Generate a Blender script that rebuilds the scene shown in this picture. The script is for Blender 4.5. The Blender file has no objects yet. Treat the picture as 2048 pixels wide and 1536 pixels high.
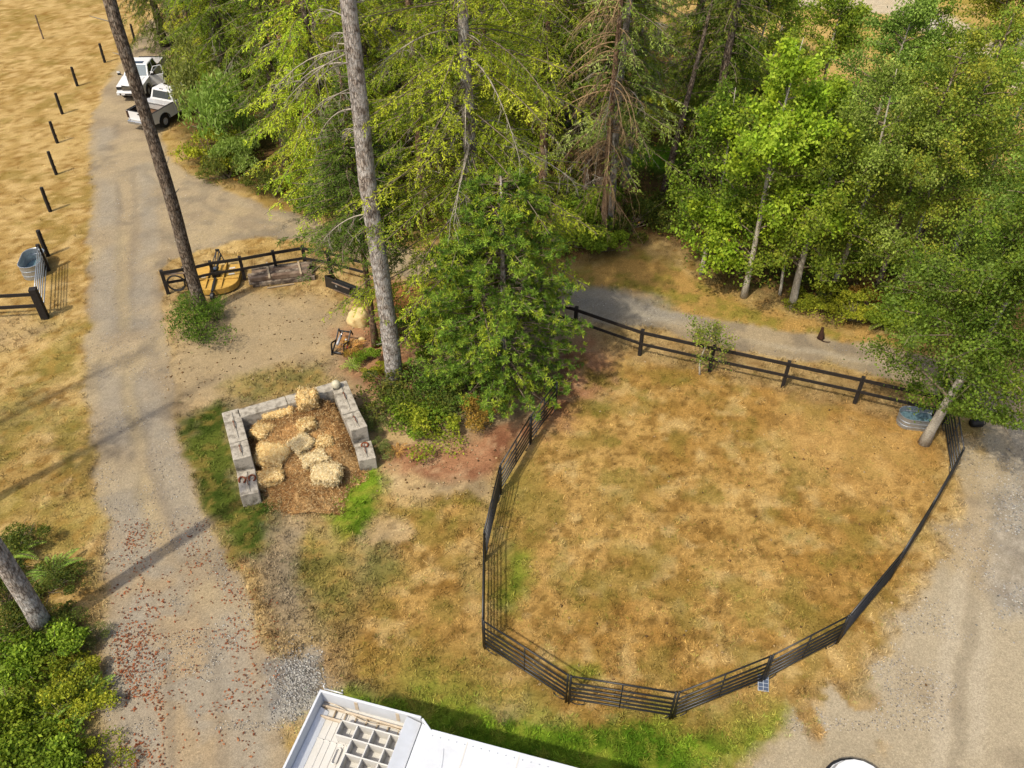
import bpy, bmesh, math, random
import numpy as np
from mathutils import Vector, Matrix

# ------------------------------------------------------------------ camera, sky, sun, exposure
sc = bpy.context.scene
COL = sc.collection
PI = math.pi
CAMH, PITCH, FPX = 22.0, math.radians(41.0), 1680.0
cam_d = bpy.data.cameras.new('camera')
cam = bpy.data.objects.new('camera', cam_d); COL.objects.link(cam)
cam_d.sensor_width = 36.0
cam_d.lens = FPX / 2048.0 * 36.0
cam_d.clip_start, cam_d.clip_end = 0.3, 3000.0
cam.location = (0, 0, CAMH)
cam.rotation_euler = (PI / 2 - PITCH, 0, 0)
sc.camera = cam

SUN_EL, SUN_AZ = math.radians(55.0), math.radians(42.0)      # light travels to the right of the view direction
w = bpy.data.worlds.new('World'); sc.world = w; w.use_nodes = True
wn = w.node_tree
sky = wn.nodes.new('ShaderNodeTexSky'); sky.sky_type = 'NISHITA'; sky.sun_disc = False
sky.sun_elevation = SUN_EL; sky.sun_rotation = SUN_AZ + PI
sky.air_density = 1.0; sky.dust_density = 4.0
wn.nodes['Background'].inputs[1].default_value = 0.15
wn.links.new(sky.outputs[0], wn.nodes['Background'].inputs[0])
sd = bpy.data.lights.new('sun', 'SUN'); sd.energy = 3.3; sd.angle = math.radians(1.2); sd.color = (1.0, 0.92, 0.77)
sun = bpy.data.objects.new('sun', sd); COL.objects.link(sun)
ldir = Vector((math.sin(SUN_AZ) * math.cos(SUN_EL), math.cos(SUN_AZ) * math.cos(SUN_EL), -math.sin(SUN_EL)))
sun.rotation_euler = ldir.to_track_quat('-Z', 'Y').to_euler()
sun.location = (-20, -20, 40)
vs = sc.view_settings
vs.view_transform = 'Standard'; vs.look = 'None'; vs.exposure = 0.52; vs.gamma = 1.0; vs.use_curve_mapping = False
sc.render.engine = 'CYCLES'
sc.cycles.max_bounces = 6; sc.cycles.diffuse_bounces = 3; sc.cycles.transmission_bounces = 4

rng = np.random.default_rng(7)
random.seed(7)
SP, CP = math.sin(PITCH), math.cos(PITCH)

# ------------------------------------------------------------------ pixel of the photograph -> point of the place
def gp(u, v, z=0.0):
    x, y = (u - 1024) / FPX, (v - 768) / FPX
    d = SP + y * CP
    t = (CAMH - z) / d
    return np.array([x * t, (CP - y * SP) * t, z])
def gl(pts, z=0.0):
    return np.array([gp(u, v, z)[:2] for u, v in pts])
def hp(base, vtop):
    """height above the ground at which the vertical through pixel base meets row vtop"""
    Y = gp(*base)[1]
    y = (vtop - 768) / FPX
    t = Y / (CP - y * SP)
    return CAMH - (SP + y * CP) * t
def mpp(u, v):
    """metres across one photograph pixel at ground pixel"""
    y = (v - 768) / FPX
    return CAMH / (SP + y * CP) / FPX

# ------------------------------------------------------------------ noise
def _lat(ix, iy, seed):
    h = (ix.astype(np.int64) * 374761393 + iy.astype(np.int64) * 668265263 + seed * 1274126177) & 0x7fffffff
    h = (h ^ (h >> 13)) * 1274126177 & 0x7fffffff
    h = h ^ (h >> 16)
    return (h & 0xffff) / 65535.0
def vnoise(x, y, s, seed=0):
    x = x * s + 1000.3; y = y * s + 1000.7
    ix, iy = np.floor(x), np.floor(y)
    fx, fy = x - ix, y - iy
    fx = fx * fx * (3 - 2 * fx); fy = fy * fy * (3 - 2 * fy)
    ix = ix.astype(np.int64); iy = iy.astype(np.int64)
    a, b = _lat(ix, iy, seed), _lat(ix + 1, iy, seed)
    c, d = _lat(ix, iy + 1, seed), _lat(ix + 1, iy + 1, seed)
    return (a * (1 - fx) + b * fx) * (1 - fy) + (c * (1 - fx) + d * fx) * fy
def fbm(x, y, s, seed=0, o=4, g=0.5):
    r = 0; a = 1; n = 0
    for k in range(o):
        r = r + a * vnoise(x + 17.1 * k, y - 9.3 * k, s * 2.03 ** k, seed + k * 31); n += a; a *= g
    return r / n
def sst(a, b, x):
    t = np.clip((x - a) / (b - a), 0, 1)
    return t * t * (3 - 2 * t)

# ------------------------------------------------------------------ colours: linear from sRGB as photographed, times a reflectance factor
KREF = 0.66
def S(r, g, b, k=None):
    c = np.array([r, g, b], float) / 255.0
    c = np.where(c <= 0.04045, c / 12.92, ((c + 0.055) / 1.055) ** 2.4)
    return c * (KREF if k is None else k)

# ------------------------------------------------------------------ materials
def newmat(name):
    m = bpy.data.materials.new(name); m.use_nodes = True
    nt = m.node_tree
    return m, nt, nt.nodes['Principled BSDF']
def N(nt, t, **kw):
    n = nt.nodes.new(t)
    for k, v in kw.items():
        if k in n.inputs: n.inputs[k].default_value = v
        else: setattr(n, k, v)
    return n
def mixrgb(nt, blend, fac, a, b):
    n = nt.nodes.new('ShaderNodeMix'); n.data_type = 'RGBA'; n.blend_type = blend
    for sock, val in ((n.inputs[0], fac), (n.inputs[6], a), (n.inputs[7], b)):
        if hasattr(val, 'is_linked') or isinstance(val, bpy.types.NodeSocket): nt.links.new(val, sock)
        elif isinstance(val, (int, float)): sock.default_value = val
        else: sock.default_value = (val[0], val[1], val[2], 1)
    return n.outputs[2]
def ramp(nt, src, a, b, c0=(0, 0, 0), c1=(1, 1, 1)):
    r = nt.nodes.new('ShaderNodeValToRGB')
    r.color_ramp.elements[0].position = a; r.color_ramp.elements[1].position = b
    r.color_ramp.elements[0].color = (*c0, 1); r.color_ramp.elements[1].color = (*c1, 1)
    nt.links.new(src, r.inputs[0]); return r.outputs[0]
def mat(name, col, rough=0.7, metal=0.0, var=0.18, scale=9.0, bump=0.15, bscale=40.0, spec=0.3, col2=None, lo=.35, hi=.7, fine=0.12):
    """painted, rusty, weathered surface: base colour broken up by two noises, fine relief"""
    m, nt, p = newmat(name)
    tc = N(nt, 'ShaderNodeTexCoord')
    n1 = N(nt, 'ShaderNodeTexNoise', Scale=scale, Detail=5.0, Roughness=0.65)
    n2 = N(nt, 'ShaderNodeTexNoise', Scale=bscale, Detail=4.0, Roughness=0.6)
    nt.links.new(tc.outputs['Object'], n1.inputs['Vector']); nt.links.new(tc.outputs['Object'], n2.inputs['Vector'])
    c2 = col2 if col2 is not None else tuple(x * (1 - var) for x in col)
    base = mixrgb(nt, 'MIX', ramp(nt, n1.outputs[0], lo, hi), col, c2)
    base = mixrgb(nt, 'MULTIPLY', fine, base, ramp(nt, n2.outputs[0], .3, .7, (.2, .2, .2), (1, 1, 1)))
    nt.links.new(base, p.inputs['Base Color'])
    p.inputs['Roughness'].default_value = rough; p.inputs['Metallic'].default_value = metal
    p.inputs['Specular IOR Level'].default_value = spec
    if bump:
        b = N(nt, 'ShaderNodeBump', Strength=bump, Distance=0.02)
        nt.links.new(n2.outputs[0], b.inputs['Height']); nt.links.new(b.outputs[0], p.inputs['Normal'])
    return m
def leafmat(name, trans=0.35, rough=0.55, hue=0.03, val=0.25, spec=0.25):
    m, nt, p = newmat(name)
    at = N(nt, 'ShaderNodeAttribute', attribute_name='col')
    oi = N(nt, 'ShaderNodeObjectInfo')
    mh = N(nt, 'ShaderNodeMapRange'); mh.inputs[3].default_value = 0.5 - hue; mh.inputs[4].default_value = 0.5 + hue
    mv = N(nt, 'ShaderNodeMapRange'); mv.inputs[3].default_value = 1 - val; mv.inputs[4].default_value = 1 + val
    mul = N(nt, 'ShaderNodeMath', operation='FRACT'); m7 = N(nt, 'ShaderNodeMath', operation='MULTIPLY'); m7.inputs[1].default_value = 7.31
    nt.links.new(oi.outputs['Random'], mh.inputs[0]); nt.links.new(oi.outputs['Random'], m7.inputs[0])
    nt.links.new(m7.outputs[0], mul.inputs[0]); nt.links.new(mul.outputs[0], mv.inputs[0])
    hs = N(nt, 'ShaderNodeHueSaturation')
    nt.links.new(at.outputs['Color'], hs.inputs['Color']); nt.links.new(mh.outputs[0], hs.inputs['Hue']); nt.links.new(mv.outputs[0], hs.inputs['Value'])
    nt.links.new(hs.outputs[0], p.inputs['Base Color'])
    p.inputs['Roughness'].default_value = rough; p.inputs['Specular IOR Level'].default_value = spec
    tr = N(nt, 'ShaderNodeBsdfTranslucent')
    bright = mixrgb(nt, 'MULTIPLY', 1.0, hs.outputs[0], (1.25, 1.25, 0.7))
    nt.links.new(bright, tr.inputs[0])
    mx = N(nt, 'ShaderNodeMixShader'); mx.inputs[0].default_value = trans
    nt.links.new(p.outputs[0], mx.inputs[1]); nt.links.new(tr.outputs[0], mx.inputs[2])
    nt.links.new(mx.outputs[0], nt.nodes['Material Output'].inputs[0])
    return m
def attrmat(name, rough=0.95, spec=0.0):
    m, nt, p = newmat(name)
    at = N(nt, 'ShaderNodeAttribute', attribute_name='col')
    nt.links.new(at.outputs['Color'], p.inputs['Base Color'])
    p.inputs['Roughness'].default_value = rough; p.inputs['Specular IOR Level'].default_value = spec
    return m
def barkmat(name, c1, c2, c3, sc_=3.0, stretch=0.25, bump=0.7, lich=(.52, .62)):
    m, nt, p = newmat(name)
    tc = N(nt, 'ShaderNodeTexCoord')
    mp = N(nt, 'ShaderNodeMapping'); mp.inputs['Scale'].default_value = (1, 1, stretch)
    nt.links.new(tc.outputs['Object'], mp.inputs[0])
    v = N(nt, 'ShaderNodeTexVoronoi', Scale=sc_ * 5.0); v.feature = 'DISTANCE_TO_EDGE'
    nz = N(nt, 'ShaderNodeTexNoise', Scale=sc_ * 4.0, Detail=6.0, Roughness=0.7)
    nl = N(nt, 'ShaderNodeTexNoise', Scale=sc_ * 1.3, Detail=6.0, Roughness=0.75)
    ad = N(nt, 'ShaderNodeVectorMath', operation='ADD'); sc2 = N(nt, 'ShaderNodeVectorMath', operation='SCALE'); sc2.inputs['Scale'].default_value = 0.12
    nt.links.new(mp.outputs[0], nz.inputs['Vector']); nt.links.new(tc.outputs['Object'], nl.inputs['Vector'])
    nt.links.new(nz.outputs[1], sc2.inputs[0]); nt.links.new(mp.outputs[0], ad.inputs[0]); nt.links.new(sc2.outputs[0], ad.inputs[1])
    nt.links.new(ad.outputs[0], v.inputs['Vector'])
    fur = ramp(nt, v.outputs['Distance'], 0.0, 0.18)
    base = mixrgb(nt, 'MIX', fur, c2, c1)
    base = mixrgb(nt, 'MIX', ramp(nt, nl.outputs[0], *lich), base, c3)
    base = mixrgb(nt, 'MULTIPLY', .5, base, ramp(nt, nz.outputs[0], .25, .75, (.35, .35, .35), (1.2, 1.2, 1.2)))
    nt.links.new(base, p.inputs['Base Color']); p.inputs['Roughness'].default_value = .9; p.inputs['Specular IOR Level'].default_value = .1
    b = N(nt, 'ShaderNodeBump', Strength=bump, Distance=0.04)
    h = mixrgb(nt, 'ADD', .5, fur, nz.outputs[0])
    nt.links.new(h, b.inputs['Height']); nt.links.new(b.outputs[0], p.inputs['Normal'])
    return m

M = {}
M['conifer'] = leafmat('needle_foliage', .34, .8, .012, .18, .06)
M['leaf'] = leafmat('broad_leaf_foliage', .42, .65, .012, .14, .1)
M['grass'] = attrmat('grass_blades')
M['bark_grey'] = barkmat('grey_lichen_bark', S(186, 172, 158), S(112, 98, 86), S(222, 216, 208), 2.6, .3, .8, (.42, .6))
M['bark_dark'] = barkmat('dark_ridged_bark', S(150, 132, 114), S(70, 58, 48), S(188, 176, 160), 3.2, .25, .9, (.5, .68))
M['bark_brown'] = barkmat('brown_bark', S(172, 138, 108), S(96, 74, 58), S(192, 170, 148), 3.5, .3, .6, (.5, .7))
M['bark_pale'] = barkmat('pale_smooth_bark', S(214, 206, 188), S(176, 166, 146), S(118, 110, 96), 2.2, 2.5, .25, (.58, .72))
M['deadwood'] = mat('grey_dead_twigs', S(190, 180, 162), .9, var=.45, scale=3)
M['deadbrown'] = mat('brown_dead_twigs', S(196, 164, 120), .9, var=.4, scale=3)
M['twig'] = mat('branch_wood', S(146, 130, 108), .9, var=.4, scale=3)
M['black_wood'] = mat('black_stained_wood', (.013, .010, .008), .75, var=.5, bscale=60, bump=.3, col2=(.03, .024, .02), lo=.5, hi=.8)
M['old_wood'] = mat('weathered_grey_wood', S(150, 130, 110), .9, var=.5, scale=3, col2=S(96, 72, 56), bump=.4)
M['tie'] = mat('creosoted_timber', S(84, 70, 58), .9, scale=4, col2=S(170, 154, 134), bump=.5, lo=.4, hi=.66)
M['pale_wood'] = mat('bare_batten_wood', S(190, 170, 140), .85, scale=5, var=.3)
M['black_steel'] = mat('black_powder_coated_steel', (.012, .012, .012), .45, .0, var=.4, bump=.05, spec=.5, col2=(.03, .026, .022), lo=.55, hi=.8)
M['galv'] = mat('galvanised_steel', (.42, .45, .47), .42, .75, var=.3, scale=14, bump=.05, spec=.5)
M['water'] = mat('trough_water', (.10, .17, .20), .12, 0, var=.2, bump=.03, spec=.6)
M['concrete'] = mat('weathered_concrete', S(196, 187, 170), .92, scale=3.4, col2=S(112, 103, 88), bump=.4, bscale=30, lo=.44, hi=.68, fine=.3)
M['rust'] = mat('rusty_steel', S(140, 74, 42), .9, scale=12, var=.5)
M['yellow'] = mat('faded_yellow_paint', S(222, 178, 84), .6, scale=5, col2=S(190, 146, 70), bump=.08, lo=.4, hi=.7, fine=.2)
M['straw'] = mat('golden_straw', S(244, 212, 144), .95, scale=7, col2=S(222, 182, 112), bump=.8, bscale=45, fine=.3)
M['straw_pale'] = mat('bleached_straw', S(240, 218, 168), .95, scale=7, col2=S(214, 186, 130), bump=.8, bscale=45, fine=.3)
M['rock_tan'] = mat('tan_rock', S(226, 200, 142), .9, scale=3.0, col2=S(190, 152, 88), bump=.5, bscale=14, lo=.45, hi=.7, fine=.2)
M['rock_pale'] = mat('pale_rock', S(206, 200, 188), .9, scale=3.0, col2=S(160, 152, 138), bump=.5, bscale=14)
M['white_ball'] = mat('chalky_white_ball', S(214, 206, 178), .7, scale=8, var=.25)
M['white_paint'] = mat('white_car_paint', (.54, .54, .53), .28, var=.06, bump=0, spec=.5, fine=.03)
M['white_roof'] = mat('white_roof_paint', (.48, .50, .53), .5, scale=1.1, col2=(.42, .43, .44), bump=.05, bscale=8, spec=.3, fine=.08, lo=.4, hi=.75)
M['white_tray'] = mat('dirty_white_fibreglass', (.47, .455, .42), .5, scale=2.4, col2=(.44, .42, .37), bump=.08, lo=.45, hi=.75, fine=.1)
M['glass'] = mat('dark_vehicle_glass', (.015, .02, .024), .08, 0, var=.1, bump=0, spec=.7)
M['windshield'] = mat('reflecting_windscreen', (.07, .11, .13), .08, 0, var=.3, bump=0, spec=.8)
M['chrome'] = mat('chrome', (.6, .6, .6), .2, .9, var=.3, bump=0)
M['black_plastic'] = mat('black_plastic', (.016, .016, .016), .5, var=.3, bump=.05)
M['tyre'] = mat('tyre_rubber', (.014, .013, .012), .85, var=.4, bump=.3)
M['grey_seat'] = mat('beige_interior', S(150, 126, 96), .8, var=.4)
M['tail_red'] = mat('dark_tail_lamp', (.035, .012, .012), .2, var=.3, bump=0, spec=.6)
M['lamp_clear'] = mat('clear_lamp_lens', (.5, .52, .52), .15, .2, var=.3, bump=0, spec=.6)
M['bed_brown'] = mat('rusty_bed_floor', S(120, 88, 62), .9, scale=4, var=.5)
M['bed_liner'] = mat('black_bed_liner', (.02, .017, .015), .8, var=.4)
M['alum'] = mat('checker_plate_aluminium', (.62, .60, .56), .4, .5, var=.15, bump=.15, bscale=70)
M['cat_fur'] = mat('dark_brown_tabby_fur', S(70, 42, 24), .9, scale=18, col2=S(34, 18, 10), bump=.4)
M['pv'] = mat('solar_cells', (.05, .07, .11), .2, 0, var=.3, bump=0, spec=.6)
M['rope'] = mat('black_hose', (.02, .018, .016), .6, var=.4)
M['hydraulic'] = mat('grey_hydraulic_paint', (.33, .34, .36), .5, .2, var=.3)
M['red_paint'] = mat('red_paint', (.45, .05, .03), .5, var=.3)
M['wood_ladder'] = mat('stained_wood_ladder', S(226, 212, 190), .8, scale=5, col2=S(196, 174, 144))

# ------------------------------------------------------------------ mesh helpers
def mesh_np(name, parts, mats, smooth=False):
    """parts: (V, F, material index, colours per vertex or None); F is (n,3) or (n,4)"""
    V = np.concatenate([np.asarray(p[0], np.float32) for p in parts])
    lv, ls, lt, mi, cols = [], [], [], [], []
    off = 0; start = 0
    anyc = any(p[3] is not None for p in parts)
    for p in parts:
        F = np.asarray(p[1], np.int32)
        k = F.shape[1]
        lv.append((F + off).ravel()); n = len(F)
        ls.append(start + np.arange(n) * k); lt.append(np.full(n, k)); mi.append(np.full(n, p[2]))
        start += n * k
        if anyc:
            c = np.ones((len(p[0]), 4), np.float32)
            if p[3] is not None: c[:, :np.asarray(p[3]).shape[1]] = p[3]
            cols.append(c)
        off += len(p[0])
    me = bpy.data.meshes.new(name)
    lv = np.concatenate(lv).astype(np.int32); ls = np.concatenate(ls).astype(np.int32)
    lt = np.concatenate(lt).astype(np.int32); mi = np.concatenate(mi).astype(np.int32)
    me.vertices.add(len(V)); me.vertices.foreach_set('co', V.ravel())
    me.loops.add(len(lv)); me.loops.foreach_set('vertex_index', lv)
    me.polygons.add(len(ls)); me.polygons.foreach_set('loop_start', ls)
    me.polygons.foreach_set('material_index', mi)
    if smooth: me.polygons.foreach_set('use_smooth', np.ones(len(ls), bool))
    if anyc:
        a = me.attributes.new('col', 'FLOAT_COLOR', 'POINT')
        a.data.foreach_set('color', np.concatenate(cols).astype(np.float32).ravel())
    me.update(calc_edges=True)
    for m in mats: me.materials.append(m)
    return me
def link(name, me, parent=None, loc=None, rz=0.0):
    o = bpy.data.objects.new(name, me); COL.objects.link(o)
    if parent is not None: o.parent = parent
    if loc is not None: o.location = loc
    if rz: o.rotation_euler = (0, 0, rz)
    return o
def tag(o, label=None, cat=None, group=None, kind=None):
    if label: o['label'] = label
    if cat: o['category'] = cat
    if group: o['group'] = group
    if kind: o['kind'] = kind
    return o
def thing(name, label, cat, loc=(0, 0, 0), rz=0.0, group=None, scale=None):
    o = bpy.data.objects.new(name, None); COL.objects.link(o)
    o.empty_display_size = .3
    o.location = loc; o.rotation_euler = (0, 0, rz)
    if scale is not None: o.scale = scale if hasattr(scale, '__len__') else (scale,) * 3
    return tag(o, label, cat, group)
def dup(root, loc, rz, label, scale=None, group=None):
    r = root.copy(); COL.objects.link(r); r.location = loc; r.rotation_euler = (0, 0, rz)
    if scale is not None: r.scale = scale if hasattr(scale, '__len__') else (scale,) * 3
    r['label'] = label
    if group: r['group'] = group
    for ch in list(root.children):
        c = ch.copy(); COL.objects.link(c); c.parent = r
        for g in list(ch.children):
            d = g.copy(); COL.objects.link(d); d.parent = c
    return r

class MB:
    def __init__(s): s.v = []; s.f = []
    def add(s, vs_, fs):
        o = len(s.v); s.v += [tuple(map(float, p)) for p in vs_]; s.f += [tuple(i + o for i in f) for f in fs]; return s
    def hexa(s, b, t):
        """bottom ring of four, top ring of four (counter-clockwise from above)"""
        return s.add(list(b) + list(t), [(3, 2, 1, 0), (4, 5, 6, 7), (0, 1, 5, 4), (1, 2, 6, 5), (2, 3, 7, 6), (3, 0, 4, 7)])
    def box(s, c, d, rz=0.0, tx=0.0, ty=0.0, roll=None):
        x, y, z = d[0] / 2, d[1] / 2, d[2] / 2
        b = [(-x, -y, -z), (x, -y, -z), (x, y, -z), (-x, y, -z)]
        t = [(-x + tx, -y + ty, z), (x - tx, -y + ty, z), (x - tx, y - ty, z), (-x + tx, y - ty, z)]
        R = Matrix.Rotation(rz, 3, 'Z')
        if roll is not None: R = R @ roll
        P = [R @ Vector(p) + Vector(c) for p in b + t]
        return s.hexa(P[:4], P[4:])
    def bar(s, a, b, w_, h_, up=(0, 0, 1)):
        """rectangular bar from a to b"""
        a, b, up = Vector(a), Vector(b), Vector(up)
        d = (b - a).normalized()
        sd_ = d.cross(up)
        if sd_.length < 1e-4: sd_ = d.cross(Vector((1, 0, 0)))
        sd_.normalize(); u2 = sd_.cross(d).normalized()
        o = [sd_ * (w_ / 2 * i) + u2 * (h_ / 2 * j) for i, j in ((-1, -1), (1, -1), (1, 1), (-1, 1))]
        return s.add([a + q for q in o] + [b + q for q in o], [(0, 1, 2, 3), (7, 6, 5, 4), (1, 0, 4, 5), (2, 1, 5, 6), (3, 2, 6, 7), (0, 3, 7, 4)])
    def tube(s, pts, r, seg=6, cap=True, closed=False):
        pts = [Vector(p) for p in pts]; n = len(pts)
        rs = r if hasattr(r, '__len__') else [r] * n
        rings = []; ref = Vector((0.31, 0.17, 0.93))
        for i, p in enumerate(pts):
            if closed: d = pts[(i + 1) % n] - pts[i - 1]
            else: d = pts[min(i + 1, n - 1)] - pts[max(i - 1, 0)]
            d.normalize()
            a = d.cross(ref)
            if a.length < .2: a = d.cross(Vector((1, 0, 0)))
            a.normalize(); b = d.cross(a)
            rings.append([p + (a * math.cos(2 * PI * k / seg) + b * math.sin(2 * PI * k / seg)) * rs[i] for k in range(seg)])
        vs_ = [q for rg in rings for q in rg]; fs = []
        for i in range(n if closed else n - 1):
            j = (i + 1) % n
            for k in range(seg):
                k2 = (k + 1) % seg
                fs.append((i * seg + k, j * seg + k, j * seg + k2, i * seg + k2))
        if cap and not closed:
            fs.append(tuple(range(seg))); fs.append(tuple((n - 1) * seg + k for k in reversed(range(seg))))
        return s.add(vs_, fs)
    def prism(s, poly, z0, z1):
        n = len(poly)
        vs_ = [(x, y, z0) for x, y in poly] + [(x, y, z1) for x, y in poly]
        fs = [tuple(reversed(range(n))), tuple(range(n, 2 * n))] + [(i, (i + 1) % n, n + (i + 1) % n, n + i) for i in range(n)]
        return s.add(vs_, fs)
    def lathe(s, prof, seg=20, c=(0, 0, 0), sx=1.0, sy=1.0, stad=0.0, closed=False):
        """profile (r,z) turned round; stad stretches it into a stadium along x"""
        vs_ = []; fs = []
        for r, z in prof:
            for k in range(seg):
                a = 2 * PI * k / seg
                x, y = math.cos(a) * r * sx, math.sin(a) * r * sy
                vs_.append((x + (stad if math.cos(a) > 1e-6 else -stad if math.cos(a) < -1e-6 else 0) + c[0], y + c[1], z + c[2]))
        for i in range(len(prof) - 1):
            for k in range(seg):
                k2 = (k + 1) % seg
                fs.append((i * seg + k, i * seg + k2, (i + 1) * seg + k2, (i + 1) * seg + k))
        if closed:
            fs.append(tuple(reversed(range(seg)))); fs.append(tuple((len(prof) - 1) * seg + k for k in range(seg)))
        return s.add(vs_, fs)
    def mesh(s, name, m, smooth=False):
        me = bpy.data.meshes.new(name); me.from_pydata(s.v, [], s.f); me.update()
        me.materials.append(m)
        if smooth: me.polygons.foreach_set('use_smooth', np.ones(len(me.polygons), bool))
        return me
    def obj(s, name, m, parent=None, bevel=0.0, smooth=False, loc=None, rz=0.0, seg=2):
        o = link(name, s.mesh(name, m, smooth), parent, loc, rz)
        if bevel:
            b = o.modifiers.new('bevel', 'BEVEL'); b.width = bevel; b.segments = seg; b.limit_method = 'ANGLE'
        return o

def sticks(P0, P1, r0, r1):
    P0, P1 = np.asarray(P0, float), np.asarray(P1, float); n = len(P0)
    d = P1 - P0; d /= np.maximum(np.linalg.norm(d, axis=1, keepdims=True), 1e-6)
    a = np.cross(d, [0.31, 0.17, 0.93]); a /= np.maximum(np.linalg.norm(a, axis=1, keepdims=True), 1e-6)
    b = np.cross(d, a)
    r0 = np.broadcast_to(np.asarray(r0, float).reshape(-1, 1), (n, 1)); r1 = np.broadcast_to(np.asarray(r1, float).reshape(-1, 1), (n, 1))
    V = np.zeros((n, 6, 3))
    for k in range(3):
        o = a * math.cos(2.094 * k) + b * math.sin(2.094 * k)
        V[:, k] = P0 + o * r0; V[:, 3 + k] = P1 + o * r1
    base = (np.arange(n) * 6)[:, None]
    F = np.concatenate([base + np.array([k, 3 + k, 3 + (k + 1) % 3, (k + 1) % 3]) for k in range(3)])
    return V.reshape(-1, 3), F
def kites(P, D, Nn, L, W, bend=0.12, mid=0.45):
    """flat leaf shaped quads: base P, direction D, normal Nn"""
    P, D, Nn = np.asarray(P, float), np.asarray(D, float), np.asarray(Nn, float); n = len(P)
    D = D / np.maximum(np.linalg.norm(D, axis=1, keepdims=True), 1e-6)
    Sd = np.cross(D, Nn); Sd /= np.maximum(np.linalg.norm(Sd, axis=1, keepdims=True), 1e-6)
    Nn = np.cross(Sd, D)
    L = np.broadcast_to(np.asarray(L, float).reshape(-1, 1), (n, 1)); W = np.broadcast_to(np.asarray(W, float).reshape(-1, 1), (n, 1))
    V = np.zeros((n, 4, 3))
    V[:, 0] = P
    m = P + D * L * mid + Nn * L * bend
    V[:, 1] = m + Sd * W / 2; V[:, 2] = P + D * L; V[:, 3] = m - Sd * W / 2
    F = np.arange(n * 4).reshape(n, 4)
    return V.reshape(-1, 3), F
def unit(a): return a / np.maximum(np.linalg.norm(a, axis=-1, keepdims=True), 1e-6)
def rnd_dirs(n, r):
    return unit(r.normal(size=(n, 3)))
def pick(cols, n, r, jit=0.12, w_=None):
    c = np.asarray(cols)[r.choice(len(cols), n, p=w_)]
    return c * (1 + r.normal(0, jit, (n, 1)))

# ------------------------------------------------------------------ the ground: one sheet, colour from what grows or lies there
def poly_sdf(px, py, poly):
    """signed distance in metres, positive inside"""
    d2 = np.full(px.shape, 1e18); ins = np.zeros(px.shape, bool)
    n = len(poly)
    for i in range(n):
        ax, ay = poly[i]; bx, by = poly[(i + 1) % n]
        ex, ey = bx - ax, by - ay
        t = np.clip(((px - ax) * ex + (py - ay) * ey) / max(ex * ex + ey * ey, 1e-9), 0, 1)
        dx, dy = px - ax - t * ex, py - ay - t * ey
        d2 = np.minimum(d2, dx * dx + dy * dy)
        c = (ay > py) != (by > py)
        ins ^= c & (px < ex * (py - ay) / (by - ay if by != ay else 1e-9) + ax)
    return np.where(ins, 1, -1) * np.sqrt(d2)

ROAD_MAIN = [(300, 40), (262, 95), (235, 128), (213, 165), (196, 200), (184, 240), (179, 280), (181, 330), (182, 400), (181, 470), (180, 540), (177, 600), (174, 700), (174, 800),
             (180, 860), (190, 920), (197, 980), (206, 1060), (215, 1120), (221, 1200), (216, 1280), (212, 1350), (210, 1450), (205, 1536), (195, 1900),
             (620, 1900), (585, 1536), (570, 1420), (545, 1310), (500, 1210), (455, 1130), (420, 1060), (397, 1000), (377, 920), (362, 860), (351, 820), (345, 760), (336, 700), (326, 640), (318, 590), (316, 545),
             (340, 522), (400, 500), (470, 482), (540, 476), (600, 478), (660, 495), (720, 520), (790, 545), (850, 565), (1000, 600), (1150, 630), (1200, 642), (1300, 657), (1400, 680), (1500, 702), (1600, 720), (1740, 748), (1820, 768), (1900, 800), (2000, 830),
             (2300, 900), (2300, 800), (2048, 755), (1900, 722), (1800, 698), (1700, 684), (1600, 666), (1500, 650), (1400, 635), (1300, 607), (1200, 580), (1150, 572), (1000, 540), (850, 505), (700, 465), (640, 447), (600, 430), (540, 415), (470, 390), (400, 355), (345, 320), (330, 298), (318, 270), (335, 235), (330, 150), (350, 60)]
ROAD_RIGHT = [(1905, 770), (1935, 830), (1962, 862), (1940, 905), (1928, 960), (1916, 1000), (1892, 1060), (1862, 1120), (1836, 1180), (1812, 1230), (1782, 1270), (1742, 1310), (1700, 1345), (1650, 1372),
              (1580, 1420), (1560, 1478), (1510, 1540), (1480, 1800), (2500, 1800), (2500, 760), (2048, 735)]
ROAD_FAR = [(1500, -40), (1560, 15), (1700, 20), (1780, 30), (1850, 70), (1900, 112), (1960, 150), (2048, 185), (2300, 240), (2300, 150), (2048, 105), (1960, 60), (1880, 20), (1800, -20), (1700, -45)]
PEN = [(1068, 850), (1000, 985), (970, 1110), (968, 1290), (1139, 1400), (1350, 1430), (1545, 1350), (1695, 1270), (1800, 1140), (1892, 970), (1900, 930), (1885, 845), (1760, 812), (1600, 782), (1430, 745), (1280, 712), (1180, 690), (1120, 760)]
FOREST = [(300, 60), (345, 240), (385, 325), (450, 372), (560, 408), (640, 428), (720, 455), (860, 492), (1000, 520), (1120, 535), (1200, 510), (1300, 480), (1380, 520), (1420, 560), (1500, 590), (1600, 605), (1650, 640), (1760, 668), (1850, 690), (2048, 720), (2300, 700), (2300, 430), (2048, 420), (1800, 330), (1650, 200), (1500, 140), (1400, 100), (1300, 60), (1150, -60), (700, -100), (400, -60)]

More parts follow.
